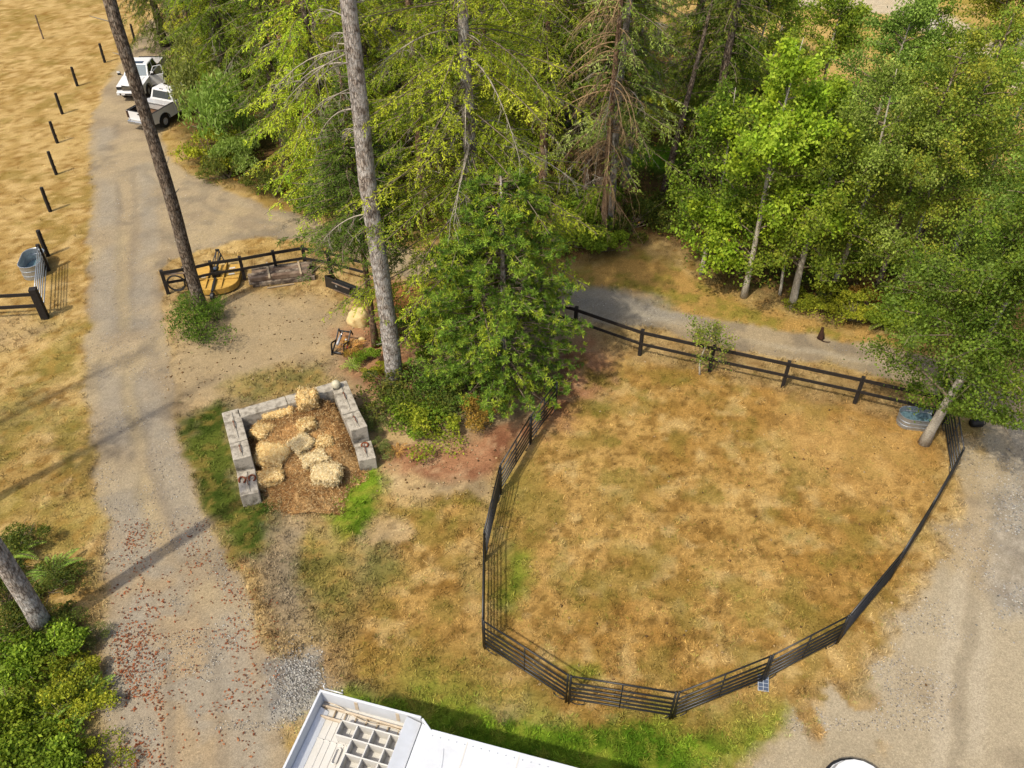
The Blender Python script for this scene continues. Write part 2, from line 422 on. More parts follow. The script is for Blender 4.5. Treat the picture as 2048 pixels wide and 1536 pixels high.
def cover(x, y):
    """ground colour (linear reflectance) and three weights at points x,y: (grass, gravel, green)"""
    wx = x + (fbm(x, y, .9, 5) - .5) * 1.3 + (fbm(x, y, 4.0, 6, 3) - .5) * .35
    wy = y + (fbm(x, y, .9, 15) - .5) * 1.3 + (fbm(x, y, 4.0, 16, 3) - .5) * .35
    f1 = fbm(x, y, .25, 21, 4); f2 = fbm(x, y, 1.1, 22, 4); f3 = fbm(x, y, 3.7, 23, 3); f4 = fbm(x, y, 9.0, 24, 2)
    def mixc(a, b, t): return np.asarray(a) * (1 - t[:, None]) + np.asarray(b) * t[:, None]
    # dry golden field
    dry = mixc(S(200, 173, 116), S(176, 147, 90), sst(.35, .65, f2 * .55 + f1 * .45))
    dry = mixc(dry, S(140, 106, 54), sst(.5, .72, f3) * .75)
    dry = mixc(dry, S(142, 124, 62), sst(.55, .72, fbm(x, y, .8, 68, 4)) * .55)
    dry = mixc(dry, S(226, 198, 140), sst(.55, .75, fbm(x, y, 2.2, 61, 3)) * .55)
    penc = mixc(S(192, 158, 95), S(168, 131, 70), sst(.33, .67, f2 * .5 + f1 * .5))
    penc = mixc(penc, S(126, 96, 48), sst(.5, .72, f3) * .7)
    penc = mixc(penc, S(108, 84, 44), sst(.6, .74, fbm(x, y, 6.0, 67, 3)) * .6)
    penc = mixc(penc, S(212, 186, 128), sst(.54, .8, fbm(x, y, 1.7, 62, 4)) * .6)
    penc = mixc(penc, S(130, 120, 56), sst(.48, .7, fbm(x, y, 1.1, 63, 4)) * .5)
    olive = mixc(S(150, 138, 66), S(108, 108, 44), sst(.35, .65, f2))
    olive = mixc(olive, S(190, 156, 88), sst(.5, .7, f3) * .6)
    lush = mixc(S(122, 150, 44), S(84, 114, 30), sst(.35, .65, f2))
    lush = mixc(lush, S(150, 152, 62), sst(.55, .75, f3) * .6)
    dkgreen = mixc(S(92, 104, 44), S(66, 82, 32), sst(.35, .65, f2))
    dkgreen = mixc(dkgreen, S(150, 128, 70), sst(.5, .7, f3) * .55)
    dirt = mixc(S(198, 172, 126), S(160, 142, 112), sst(.38, .62, f1 * .5 + f2 * .5))
    dirt = mixc(dirt, S(214, 190, 146), sst(.52, .75, fbm(x, y, 1.9, 64, 4)) * .6)
    dirt = mixc(dirt, S(122, 104, 78), sst(.58, .74, f3) * .6)
    duff = mixc(S(172, 128, 96), S(136, 94, 70), sst(.35, .65, f2))
    duff = mixc(duff, S(198, 164, 128), sst(.54, .74, f3) * .6)
    soil = mixc(S(112, 90, 62), S(84, 78, 44), sst(.35, .65, f2))
    soil = mixc(soil, S(150, 116, 74), sst(.55, .75, f3) * .6)
    grav = mixc(S(188, 170, 138), S(170, 153, 126), sst(.36, .64, f1 * .4 + f2 * .6))
    grav = mixc(grav, S(194, 175, 138), sst(.52, .72, fbm(x, y, .5, 65, 4)) * .7)
    grav = mixc(grav, S(138, 128, 112), sst(.56, .74, fbm(x, y, .8, 66, 4)) * .55)
    pale = mixc(S(226, 212, 184), S(204, 186, 152), f2)
    blue = mixc(S(176, 174, 166), S(140, 138, 134), sst(.35, .65, f3))
    C = dry.copy(); gw = np.ones(len(x)); rw = np.zeros(len(x)); gn = np.full(len(x), .1)
    def lay(poly, feather, colr, g, r, green, amt=1.0, off=0.0, wob=1.0, px=True, patch=None):
        nonlocal C, gw, rw, gn
        P = gl(poly) if px else np.asarray(poly)
        ax, ay = x + (wx - x) * wob, y + (wy - y) * wob
        bb = (ax > P[:, 0].min() - feather - 2) & (ax < P[:, 0].max() + feather + 2) & (ay > P[:, 1].min() - feather - 2) & (ay < P[:, 1].max() + feather + 2)
        if not bb.any(): return
        m = np.zeros(len(x))
        m[bb] = sst(-feather, feather, poly_sdf(ax[bb], ay[bb], P) + off)
        m = m * amt
        if patch is not None: m = m * patch
        C = C * (1 - m[:, None]) + np.asarray(colr) * m[:, None]
        gw = gw * (1 - m) + g * m; rw = rw * (1 - m) + r * m; gn = gn * (1 - m) + green * m
    everywhere = [(-4000, 900), (-4000, -500), (5000, -500), (5000, 900)]
    # left verge, lower: golden with green
    lay([(-300, 640), (180, 640), (178, 800), (205, 1060), (220, 1200), (200, 1600), (-300, 1600)], .8, olive, 1, 0, .4, .55, patch=sst(.4, .62, fbm(x, y, .7, 71, 4)))
    lay([(-60, 640), (60, 640), (110, 655), (60, 690), (-60, 720)], .4, dirt, .3, .2, .1, .7)
    # right of the main road: yard and lawns
    lay([(320, 520), (800, 500), (1200, 640), (1200, 900), (1000, 1000), (900, 1300), (800, 1400), (640, 1400), (520, 1200), (340, 820)], .7, dirt, .35, .3, .1)
    lay([(325, 515), (470, 478), (600, 480), (760, 530), (770, 640), (640, 600), (480, 600), (350, 660)], .6, dry, .8, .05, .1, .75)
    lay([(420, 600), (560, 590), (660, 620), (690, 660), (600, 720), (480, 780), (350, 800), (345, 740)], .9, mixc(S(168, 154, 128), S(192, 170, 130), f2), .15, .6, .0, .8)
    lay([(365, 835), (440, 800), (450, 830), (500, 1000), (545, 1000), (560, 1060), (520, 1120), (455, 1120), (420, 1050), (395, 980)], .45, dkgreen, 1, 0, .9)
    lay([(440, 760), (640, 720), (670, 760), (480, 820)], .5, olive, .8, 0, .4, .7)
    lay([(700, 930), (760, 930), (775, 960), (770, 1000), (740, 1070), (690, 1080), (640, 1010)], .35, lush, 1, 0, 1)
    lay([(560, 1040), (700, 1060), (760, 1160), (740, 1260), (620, 1280), (560, 1200)], .9, mixc(olive, S(150, 138, 116), sst(.4, .6, f1)), .6, .3, .3, .85)
    lay([(760, 1000), (820, 1000), (900, 990), (980, 960), (985, 1060), (960, 1120), (960, 1290), (1100, 1390), (1000, 1420), (760, 1380), (650, 1300), (740, 1200), (800, 1120)], .7, penc, .9, .05, .2)
    lay([(760, 1010), (830, 1000), (960, 1000), (965, 1060), (860, 1050), (800, 1060), (770, 1100)], .5, olive, 1, 0, .7, .8, patch=sst(.38, .55, f2))
    lay([(770, 1025), (800, 1050), (830, 1090), (800, 1110), (750, 1090), (745, 1060)], .25, dirt, .1, .4, 0, .9)
    lay([(740, 1090), (800, 1110), (830, 1160), (770, 1200), (740, 1150)], .4, dkgreen, 1, 0, .8, .7)
    lay([(740, 930), (1000, 960), (985, 1000), (880, 990), (780, 985)], .35, dirt, .15, .35, 0, .9)
    lay([(745, 890), (820, 895), (960, 880), (1060, 830), (1080, 840), (1010, 950), (900, 960), (770, 940)], .4, duff, .25, .1, 0)
    lay([(655, 660), (700, 640), (790, 600), (840, 640), (830, 800), (740, 800), (690, 740)], .5, duff, .4, .1, .1, .85)
    lay([(750, 560), (860, 560), (850, 660), (770, 640)], .6, mixc(S(196, 132, 76), S(170, 108, 62), f2), .3, 0, 0, .8)
    # pen
    lay(PEN, .35, penc, 1, 0, .2)
    lay([(1085, 800), (1120, 700), (1190, 660), (1230, 700), (1215, 770), (1130, 860), (1080, 870)], .7, duff, .2, .1, 0, .95)
    lay([(1010, 930), (1060, 960), (1040, 1060), (1030, 1200), (990, 1230), (975, 1100)], .6, olive, 1, 0, .8, .7)
    lay([(1000, 1100), (1030, 1110), (1050, 1180), (1030, 1230), (990, 1210)], .4, lush, 1, 0, 1, .7)
    lay([(1160, 720), (1300, 740), (1420, 760), (1300, 820), (1180, 850), (1150, 900)], .8, olive, 1, 0, .6, .6, patch=sst(.4, .6, f2))
    lay([(1200, 830), (1290, 850), (1320, 960), (1240, 1050), (1180, 980)], 1.0, olive, 1, 0, .5, .55, patch=sst(.42, .6, f2))
    lay([(1540, 800), (1880, 860), (1880, 980), (1720, 1000), (1560, 900)], 1.2, mixc(S(206, 170, 108), S(184, 144, 86), f2), .8, .1, .1, .5)
    lay([(1100, 1180), (1500, 1150), (1640, 1230), (1400, 1360), (1150, 1330)], 1.2, olive, 1, 0, .4, .5, patch=sst(.45, .62, fbm(x, y, .9, 72, 4)))
    lay([(1115, 1325), (1200, 1330), (1210, 1360), (1130, 1350)], .4, lush, 1, 0, 1, .75)
    # rim between fence and road
    lay([(1170, 640), (1300, 662), (1600, 725), (1880, 800), (1880, 860), (1700, 815), (1400, 750), (1190, 700)], .35, mixc(dirt, S(150, 124, 84), f2), .5, .2, .2, .55)
    # lower lawn
    lay([(640, 1390), (760, 1370), (900, 1370), (1100, 1415), (1300, 1440), (1460, 1420), (1560, 1410), (1590, 1440), (1540, 1500), (1440, 1560), (700, 1700)], .55, lush, 1, 0, 1)
    lay([(700, 1300), (900, 1290), (1000, 1330), (1080, 1390), (960, 1400), (760, 1385)], .7, olive, 1, 0, .6, .7)
    lay([(1150, 1405), (1350, 1440), (1560, 1360), (1590, 1400), (1400, 1465), (1150, 1440)], .4, penc, .9, .1, .2, .8)
    lay([(1390, 1440), (1520, 1390), (1600, 1400), (1580, 1450), (1450, 1500)], .5, olive, 1, 0, .6, .7)
    lay([(960, 1400), (1010, 1390), (1040, 1400), (1000, 1425)], .3, dirt, .3, .2, .1, .7)
    # forest floor, meadow and lawn beyond
    lay([(1300, 60), (1500, -60), (2500, -60), (2500, 420), (2048, 420), (1600, 420), (1300, 330)], 2.5, mixc(S(204, 174, 110), S(164, 148, 72), sst(.35, .65, f1 * .6 + f2 * .4)), 1, 0, .5)
    lay(FOREST, 1.2, soil, .35, .1, .5)
    lay([(1240, 290), (1380, 290), (1420, 330), (1300, 345), (1240, 330)], 1.0, S(104, 150, 40) + 0 * C, 1, 0, 1)
    lay([(1600, 400), (1900, 410), (1880, 520), (1700, 530), (1600, 470)], 1.5, mixc(S(160, 152, 60), S(128, 138, 48), f2), 1, 0, .8)
    lay([(1130, 545), (1270, 505), (1400, 560), (1480, 600), (1600, 635), (1700, 665), (1830, 690), (1830, 705), (1600, 668), (1400, 635), (1250, 595), (1150, 572)], .5, mixc(olive, S(186, 152, 90), sst(.4, .62, f2)), 1, 0, .5)
    lay([(300, 250), (350, 280), (380, 335), (460, 385), (600, 428), (640, 450), (540, 418), (400, 358), (330, 300)], .7, mixc(dry, S(160, 138, 72), f2), 1, 0, .2)
    lay([(520, 50), (640, 40), (620, 110), (540, 110)], 2.0, S(206, 160, 96) + 0 * C, 1, 0, .2)
    # gravel
    lay(ROAD_FAR, .6, pale, 0, 1, 0)
    lay(ROAD_MAIN, .16, grav, .02, 1, 0, wob=.55)
    lay(ROAD_RIGHT, .4, mixc(grav, S(190, 176, 148), sst(.4, .6, f1)), .03, 1, 0)
    lay([(1545, 1380), (1700, 1340), (1740, 1400), (1760, 1480), (1640, 1500), (1560, 1450)], .5, penc, .8, .2, .3, .85, patch=sst(.47, .56, fbm(x, y, 1.2, 73, 4)))
    lay([(2000, 840), (2400, 840), (2400, 1250), (2010, 1230), (1990, 1100)], .4, blue, 0, 1, 0, .55)
    lay([(1150, 560), (1330, 600), (1390, 640), (1300, 655), (1140, 640)], .5, S(166, 162, 152) + 0 * C, 0, 1, 0, .7)
    lay([(550, 1310), (625, 1305), (660, 1370), (640, 1440), (560, 1450), (545, 1380)], .4, blue, .05, 1, 0, .9)
    lay([(220, 1050), (330, 1060), (350, 1200), (500, 1300), (540, 1536), (240, 1536), (230, 1300)], 1.0, mixc(S(172, 163, 146), S(190, 168, 134), sst(.4, .6, f2)), .02, 1, 0, .7)
    # wheel tracks along the main road (bare, paler) with straw-coloured crown between
    for pts, wd, cc, am in (([(212, 260), (215, 400), (212, 600), (222, 800), (240, 960), (262, 1100), (290, 1536)], .5, S(172, 164, 148), .6),
                            ([(290, 330), (300, 460), (280, 600), (290, 760), (310, 860), (345, 960), (400, 1130), (470, 1300), (500, 1536)], .5, S(172, 164, 148), .6),
                            ([(230, 250), (236, 400), (238, 600), (250, 800), (272, 960), (300, 1120), (330, 1300), (345, 1536)], .14, S(142, 132, 116), .5),
                            ([(262, 270), (268, 420), (262, 600), (270, 760), (292, 900), (330, 1020), (372, 1150), (430, 1320), (450, 1536)], .16, S(146, 136, 120), .45),
                            ([(250, 300), (300, 360), (420, 420), (560, 450), (700, 490)], .2, S(146, 138, 122), .45), ([(300, 330), (420, 390), (560, 432), (720, 478)], .2, S(196, 182, 152), .4),
                            ([(1180, 600), (1400, 660), (1600, 700), (1820, 740)], .18, S(192, 182, 160), .5), ([(1180, 618), (1400, 676), (1600, 712), (1820, 754)], .18, S(140, 128, 108), .4),
                            ([(1990, 860), (1975, 1000), (1930, 1150), (1890, 1300), (1870, 1536)], .25, S(204, 192, 168), .5), ([(2030, 880), (2020, 1020), (1985, 1180), (1960, 1340), (1950, 1536)], .25, S(204, 192, 168), .5), ([(2010, 870), (1998, 1010), (1956, 1170), (1925, 1320), (1910, 1536)], .2, S(146, 136, 118), .4),
                            ([(240, 460), (245, 560), (255, 700), (262, 800), (280, 950), (320, 1120)], .3, S(200, 182, 140), .32)):
        tx, ty = x + (wx - x) * .3, y + (wy - y) * .3
        P = gl(pts); d = np.full(len(x), 1e9)
        for i in range(len(P) - 1):
            e = P[i + 1] - P[i]; t = np.clip(((tx - P[i, 0]) * e[0] + (ty - P[i, 1]) * e[1]) / (e @ e), 0, 1)
            d = np.minimum(d, np.hypot(tx - P[i, 0] - t * e[0], ty - P[i, 1] - t * e[1]))
        m = (1 - sst(wd * .4, wd * 1.5, d)) * am * rw * sst(.25, .6, fbm(x, y, .45, 74, 3))
        C = C * (1 - m[:, None]) + cc * m[:, None]
    C = C * (1 - .13 * rw)[:, None] * (0.88 + .24 * f4)[:, None] * np.array([1.0, .985, .97])
    return C, gw, rw, gn

def axis(fine):
    lo, hi = fine[0], fine[-1]
    out = [4, 10, 22, 45, 90, 180, 360, 700, 1300]
    return np.concatenate([lo - np.array(out[::-1]), fine, hi + np.array(out)])
ys = [8.0]
while ys[-1] < 92: ys.append(ys[-1] + .085 + .0032 * (ys[-1] - 8))
xs = np.concatenate([np.arange(-52, -22, .24), np.arange(-22, 22, .125), np.arange(22, 52.01, .24)])
gx, gy = axis(xs), axis(np.array(ys))
GX, GY = np.meshgrid(gx, gy)
X, Y = GX.ravel(), GY.ravel()
C, gw, rw, gn = cover(X, Y)
nx, ny = len(gx), len(gy)
ii = (np.arange(ny - 1)[:, None] * nx + np.arange(nx - 1)[None]).ravel()
quads = np.stack([ii, ii + 1, ii + nx + 1, ii + nx], 1)

def groundmat(name):
    m, nt, p = newmat(name)
    at = N(nt, 'ShaderNodeAttribute', attribute_name='col')
    geo = N(nt, 'ShaderNodeNewGeometry')
    n1 = N(nt, 'ShaderNodeTexNoise', Scale=14.0, Detail=6.0, Roughness=0.7)
    n2 = N(nt, 'ShaderNodeTexNoise', Scale=55.0, Detail=3.0, Roughness=0.6)
    n3 = N(nt, 'ShaderNodeTexVoronoi', Scale=26.0)
    for n in (n1, n2, n3): nt.links.new(geo.outputs['Position'], n.inputs['Vector'])
    a = at.outputs['Color']
    g = mixrgb(nt, 'MULTIPLY', .75, a, ramp(nt, n1.outputs[0], .3, .68, (.42, .40, .36), (1.3, 1.28, 1.25)))
    g = mixrgb(nt, 'MULTIPLY', .6, g, ramp(nt, n2.outputs[0], .32, .68, (.5, .48, .44), (1.35, 1.35, 1.35)))
    r = mixrgb(nt, 'MULTIPLY', .35, a, ramp(nt, n1.outputs[0], .3, .7, (.6, .6, .6), (1.25, 1.25, 1.25)))
    r = mixrgb(nt, 'MULTIPLY', .55, r, ramp(nt, n2.outputs[0], .3, .7, (.55, .55, .56), (1.35, 1.35, 1.33)))
    bw = N(nt, 'ShaderNodeRGBToBW'); nt.links.new(n3.outputs['Color'], bw.inputs[0])
    r = mixrgb(nt, 'MULTIPLY', .3, r, bw.outputs[0])
    r = mixrgb(nt, 'MULTIPLY', 1.0, r, (1.12, 1.12, 1.12))
    base = mixrgb(nt, 'MIX', at.outputs['Alpha'], g, r)
    nt.links.new(base, p.inputs['Base Color'])
    p.inputs['Roughness'].default_value = 1.0; p.inputs['Specular IOR Level'].default_value = .0
    b = N(nt, 'ShaderNodeBump', Strength=.55, Distance=.03)
    h = mixrgb(nt, 'ADD', .6, n1.outputs[0], n2.outputs[0])
    nt.links.new(h, b.inputs['Height']); nt.links.new(b.outputs[0], p.inputs['Normal'])
    return m
M['ground'] = groundmat('earth_grass_and_gravel')
CA = np.concatenate([C, rw[:, None]], 1)
gme = mesh_np('ground', [(np.stack([X, Y, np.zeros_like(X)], 1), quads, 0, CA)], [M['ground']])
tag(link('ground', gme), 'dry grass ground of the field, yard and pen', None, None, 'structure')
qc = quads.mean(1)
cx_, cy_ = X[quads].mean(1), Y[quads].mean(1)
def roadsheet(name, poly, label, z):
    ok = poly_sdf(cx_, cy_, gl(poly)) > -.25
    ok &= rw[quads].min(1) > .45
    q = quads[ok]
    if not len(q): return
    u_, inv = np.unique(q, return_inverse=True)
    me = mesh_np(name, [(np.stack([X[u_], Y[u_], np.full(len(u_), z)], 1), inv.reshape(-1, 4), 0, CA[u_])], [M['ground']])
    tag(link(name, me), label, None, None, 'structure')
roadsheet('gravel_road', ROAD_MAIN, 'pale gravel driveway that forks beside the leaning trunk', .006)
roadsheet('gravel_yard', ROAD_RIGHT, 'pale gravel drive along the right side of the pen', .010)
roadsheet('far_road', ROAD_FAR, 'pale track beyond the trees', .006)

# ------------------------------------------------------------------ trees
def trunk_mesh(H, r0, r1, r, lean=0.06, seg=12, flare=1.35, wob=.04):
    n = max(10, int(H / 1.1)); pts = []; rad = []
    lx, ly = r.normal(0, lean, 2)
    ph = r.uniform(0, 6, 2)
    for i in range(n + 1):
        s = i / n; z = s * H
        pts.append((lx * z * .15 + wob * math.sin(z * .5 + ph[0]), ly * z * .15 + wob * math.sin(z * .43 + ph[1]), z))
        rr = r0 * (1 - s) + r1 * s
        if z < 1.2: rr *= 1 + (flare - 1) * (1 - z / 1.2) ** 2
        rad.append(rr)
    pts = [(p[0] - pts[0][0] * (1 - min(1, p[2] / 2)), p[1] - pts[0][1] * (1 - min(1, p[2] / 2)), p[2]) for p in pts]
    pts[0] = (pts[0][0], pts[0][1], -.15)
    b = MB(); b.tube(pts, rad, seg)
    V = np.array(b.v)
    # fluted, lumpy bark outline
    a = np.arctan2(V[:, 1], V[:, 0])
    V[:, :2] += (V[:, :2] - np.repeat(np.array(pts)[:, :2], seg, 0)) * (.06 * np.sin(a * 3 + V[:, 2] * 1.3) + r.normal(0, .03, len(V)))[:, None]
    b.v = [tuple(p) for p in V]
    return b, np.array(pts), np.array(rad)

FK = 1.6
def S(r, g, b, k=None, _S=S):
    return _S(r, g, b, k) * FK
GREENS_FIR = [S(112, 130, 34), S(138, 152, 40), S(92, 112, 30), S(154, 166, 54), S(76, 98, 30)]
GREENS_BRIGHT = [S(158, 172, 44), S(136, 156, 38), S(176, 184, 56), S(112, 136, 34), S(162, 158, 50)]
GREENS_DARK = [S(78, 98, 34), S(64, 84, 30), S(98, 116, 40), S(56, 74, 28), S(114, 128, 44)]
GREENS_GREY = [S(124, 146, 66), S(146, 164, 84), S(104, 128, 52), S(160, 174, 98)]

def conifer_branch(r, base, az, L, elev, droop, kites_out, wood_out, cols, dens=1.0, hang=.25, kl=(.09, .17), tw=.26):
    n = max(5, int(L / .3))
    s = np.linspace(0, 1, n + 1)
    h = np.array([math.cos(az), math.sin(az)]); sd_ = np.array([-h[1], h[0]])
    sway = r.normal(0, .12) * L
    hor = s * L * (1 - .08 * s)
    z = base[2] + math.tan(elev) * hor - droop * L * s ** 1.8 + .05 * L * s ** 4
    P = np.stack([base[0] + h[0] * hor + sd_[0] * sway * s ** 2, base[1] + h[1] * hor + sd_[1] * sway * s ** 2, z], 1)
    wood_out.append((P[:-1], P[1:], .012 + .016 * L * .25 * (1 - s[:-1]), .010 + .016 * L * .25 * (1 - s[1:])))
    bc = np.asarray(cols)[r.integers(len(cols))]
    nt = max(4, int(L / .15 * dens))
    st = np.sort(r.uniform(.10, 1, nt))
    side = np.where(np.arange(nt) % 2 == 0, 1, -1)
    ip = np.clip((st * n).astype(int), 0, n - 1); fr = st * n - ip
    B = P[ip] * (1 - fr[:, None]) + P[ip + 1] * fr[:, None]
    T = unit(P[ip + 1] - P[ip])
    Sd = np.stack([np.full(nt, sd_[0]), np.full(nt, sd_[1]), np.zeros(nt)], 1) * side[:, None]
    tl = (tw * L * (1 - st) ** .8 + .22) * r.uniform(.6, 1.2, nt)
    ang = r.uniform(.75, 1.15, nt)
    D = unit(T * np.cos(ang)[:, None] + Sd * np.sin(ang)[:, None] + np.array([0, 0, -1]) * (hang * r.uniform(.4, 1.6, nt))[:, None])
    wood_out.append((B, B + D * tl[:, None] * .8, np.full(nt, .006), np.full(nt, .003)))
    # needle sprays along every twig, both sides and at its tip
    cnt = np.maximum(4, (tl / .040).astype(int))
    idx = np.repeat(np.arange(nt), cnt)
    k = np.concatenate([np.arange(c) for c in cnt]); q = (k + .5) / cnt[idx]
    m = len(idx)
    Pn = B[idx] + D[idx] * (tl[idx] * q)[:, None]
    Pn[:, 2] -= hang * .5 * tl[idx] * q ** 2
    Nv = unit(np.array([0, 0, 1.0]) + r.normal(0, .35, (m, 3)))
    S2 = unit(np.cross(D[idx], Nv)) * np.where(k % 2 == 0, 1, -1)[:, None]
    a2 = r.uniform(.25, 1.0, m)
    Dn = unit(D[idx] * np.cos(a2)[:, None] + S2 * np.sin(a2)[:, None] + np.array([0, 0, -1]) * (hang * r.uniform(0, .7, m))[:, None] + r.normal(0, .34, (m, 3)))
    Ln = r.uniform(kl[0], kl[1], m) * (1.15 - .4 * q)
    cc = bc * .55 + np.asarray(cols)[r.integers(len(cols), size=nt)][idx] * .45
    cc = cc * (1 + r.normal(0, .16, (m, 1)))
    kites_out.append((Pn, Dn, Nv, Ln, Ln * r.uniform(.24, .38, m), cc))

def gather(kl_, wd_, mats, name, wmat=1):
    parts = []
    if kl_:
        A = [np.concatenate([k[i] for k in kl_]) for i in range(6)]
        V, F = kites(A[0], A[1], A[2], A[3], A[4])
        parts.append((V, F, 0, np.repeat(np.clip(A[5], 0.004, 1), 4, 0)))
    if wd_:
        W = [np.concatenate([k[i] for k in wd_]) for i in range(4)]
        V, F = sticks(*W); parts.append((V, F, wmat if kl_ else 0, np.full((len(V), 3), .1)))
    return mesh_np(name, parts, mats)

def conifer_meshes(seed, H, z0, R, cols, r0=.3, droop=.28, step=.42, per=(4, 6), hang=.3, shape=.75, bark='bark_dark', dens=1.0, dead=(0, 0), low=1.0, ztop=None, elev=(.05, .35), kl=(.09, .17)):
    r = np.random.default_rng(seed)
    tb, tp, tr_ = trunk_mesh(H, r0, .03, r)
    K, W = [], []
    z = z0
    while z < (ztop or H) - .2:
        s = (z - z0) / (H - z0)
        Lm = R * (1 - s) ** shape
        if z < z0 + 1.5: Lm *= low
        for _ in range(r.integers(per[0], per[1] + 1)):
            L = max(.35, Lm * r.uniform(.55, 1.12))
            zz = z + r.uniform(-.2, .2)
            i = min(len(tp) - 1, max(0, int(zz / H * (len(tp) - 1))))
            conifer_branch(r, (tp[i][0], tp[i][1], zz), r.uniform(0, 2 * PI), L, r.uniform(*elev) - .25 * (1 - s), droop * r.uniform(.6, 1.35), K, W, cols, dens, hang, kl)
        z += step * (1.0 + .25 * s)
    crown = gather(K, W, [M['conifer'], M['twig']], 'crown')
    tm = tb.mesh('trunk', M[bark], True)
    deadm = None
    if dead[1] > dead[0]:
        deadm = dead_mesh(r, tp, tr_, H, dead[0], dead[1], R * .6)
    return tm, crown, deadm

def dead_mesh(r, tp, tr_, H, za, zb, L0, n=None, az=None, matn='deadwood', hang=1.0, single=False):
    """bare grey limbs with drooping twigs"""
    W = []
    for _ in range(n or int((zb - za) * 3)):
        z = r.uniform(za, zb); a = r.uniform(0, 2 * PI) if az is None else az + r.normal(0, .5)
        i = min(len(tp) - 1, int(z / H * (len(tp) - 1)))
        L = L0 * r.uniform(.35, 1.0); m = 7; s = np.linspace(0, 1, m + 1)
        h = np.array([math.cos(a), math.sin(a)]); bend = r.normal(0, .15)
        el = r.uniform(-.1, .45); dr = r.uniform(.3, .8) * hang
        P = np.stack([tp[i][0] + (h[0] - h[1] * bend * s) * L * s, tp[i][1] + (h[1] + h[0] * bend * s) * L * s, z + el * L * s - dr * L * s ** 2], 1)
        W.append((P[:-1], P[1:], .026 * (1 - s[:-1]) * L / 2 + .008, .026 * (1 - s[1:]) * L / 2 + .006))
        nt = int(L * 7); st = r.uniform(.2, 1, nt); ip = np.minimum((st * m).astype(int), m - 1)
        B = P[ip] + (P[ip + 1] - P[ip]) * (st * m - ip)[:, None]
        D = unit(r.normal(0, .6, (nt, 3)) + np.array([h[0] * .5, h[1] * .5, -.9 * hang]))
        l = r.uniform(.2, .75, nt) * (.5 + L * .2)
        mid = B + D * l[:, None] * .5
        D2 = unit(D + np.array([0, 0, -.5 * hang]) + r.normal(0, .25, (nt, 3)))
        W.append((B, mid, np.full(nt, .009), np.full(nt, .006))); W.append((mid, mid + D2 * l[:, None] * .5, np.full(nt, .006), np.full(nt, .003)))
        B3 = np.repeat(mid, 3, 0); D3 = unit(np.repeat(D2, 3, 0) + r.normal(0, .6, (nt * 3, 3))); l3 = np.repeat(l, 3) * .35
        W.append((B3, B3 + D3 * l3[:, None], np.full(nt * 3, .004), np.full(nt * 3, .002)))
    if single: return [gather([], W[i:i + 4], [M[matn]], 'dead_branch', 0) for i in range(0, len(W), 4)]
    return gather([], W, [M[matn]], 'dead_branch', 0)

def place_tree(name, meshes, uv, label, cat='tree', group=None, rz=None, sc_=1.0, loc=None):
    p = gp(*uv) if loc is None else loc
    t = thing(name, label, cat, (p[0], p[1], 0), random.uniform(0, 6.28) if rz is None else rz, group, sc_)
    link('trunk', meshes[0], t); 
    if meshes[1]: link('crown', meshes[1], t)
    if len(meshes) > 2 and meshes[2]: link('dead_branch', meshes[2], t)['kind'] = 'stuff'
    return t

# --- three tall bare trunks near the camera: their crowns open above the picture
r = np.random.default_rng(11)
def tall_pole(seed, H, r0, bark, label, uv, crown0, R, dead, dead_az=None, stubs=14, r1=.16):
    r = np.random.default_rng(seed)
    tb, tp, tr_ = trunk_mesh(H, r0, r1, r, lean=.02, seg=18, flare=1.15, wob=.06)
    K, W = [], []
    z = crown0
    while z < H:
        s = (z - crown0) / (H - crown0)
        for _ in range(4): conifer_branch(r, (tp[min(len(tp) - 1, int(z / H * (len(tp) - 1)))][0], 0, z), r.uniform(0, 6.28), max(.4, R * (1 - s) ** .7 * r.uniform(.6, 1.1)), r.uniform(0, .3), .25, K, W, GREENS_FIR, .6, .3)
        z += .75
    p = gp(*uv)
    t = thing('conifer_tree', label, 'tree', (p[0], p[1], 0))
    link('trunk', tb.mesh('trunk', M[bark], True), t)
    link('crown', gather(K, W, [M['conifer'], M['twig']], 'crown'), t)
    for za, zb, n, L0, az in dead:
        [link('dead_branch', q, t) for q in dead_mesh(r, tp, tr_, H, za, zb, L0, n, az, single=True)]
    # short broken stubs on the bole
    Ws = []
    for _ in range(stubs):
        z = r.uniform(2, min(18, H - 1)); a = r.uniform(0, 6.28); i = int(z / H * (len(tp) - 1)); rr = tr_[i] * .8
        d = np.array([math.cos(a), math.sin(a), r.uniform(-.2, .5)])
        b0 = tp[i] + d * rr; link('branch_stub', gather([], [(b0[None], (b0 + d * r.uniform(.15, .6))[None], np.array([.025]), np.array([.012]))], [M['deadwood']], 'branch_stub', 0), t)
    return t
tall_pole(21, 27, .265, 'bark_dark', 'tall dark bare trunk leaning left across the view of the two white pickups', (407, 628), 20.5, 3.0, [])
tall_pole(22, 30, .33, 'bark_grey', 'thick pale grey lichen-blotched trunk rising from the bushes beside the concrete bunker', (790, 768), 21, 3.4,
          [(10.2, 13.2, 9, 2.6, PI * .95), (7.0, 8.2, 2, 2.6, PI * 1.0), (12.5, 17, 12, 2.2, None)])
tall_pole(23, 14.5, .27, 'bark_grey', 'grey-brown bare trunk cut by the left edge of the view above the fern thicket', (90, 1262), 11.5, 1.3, [], stubs=4, r1=.2)

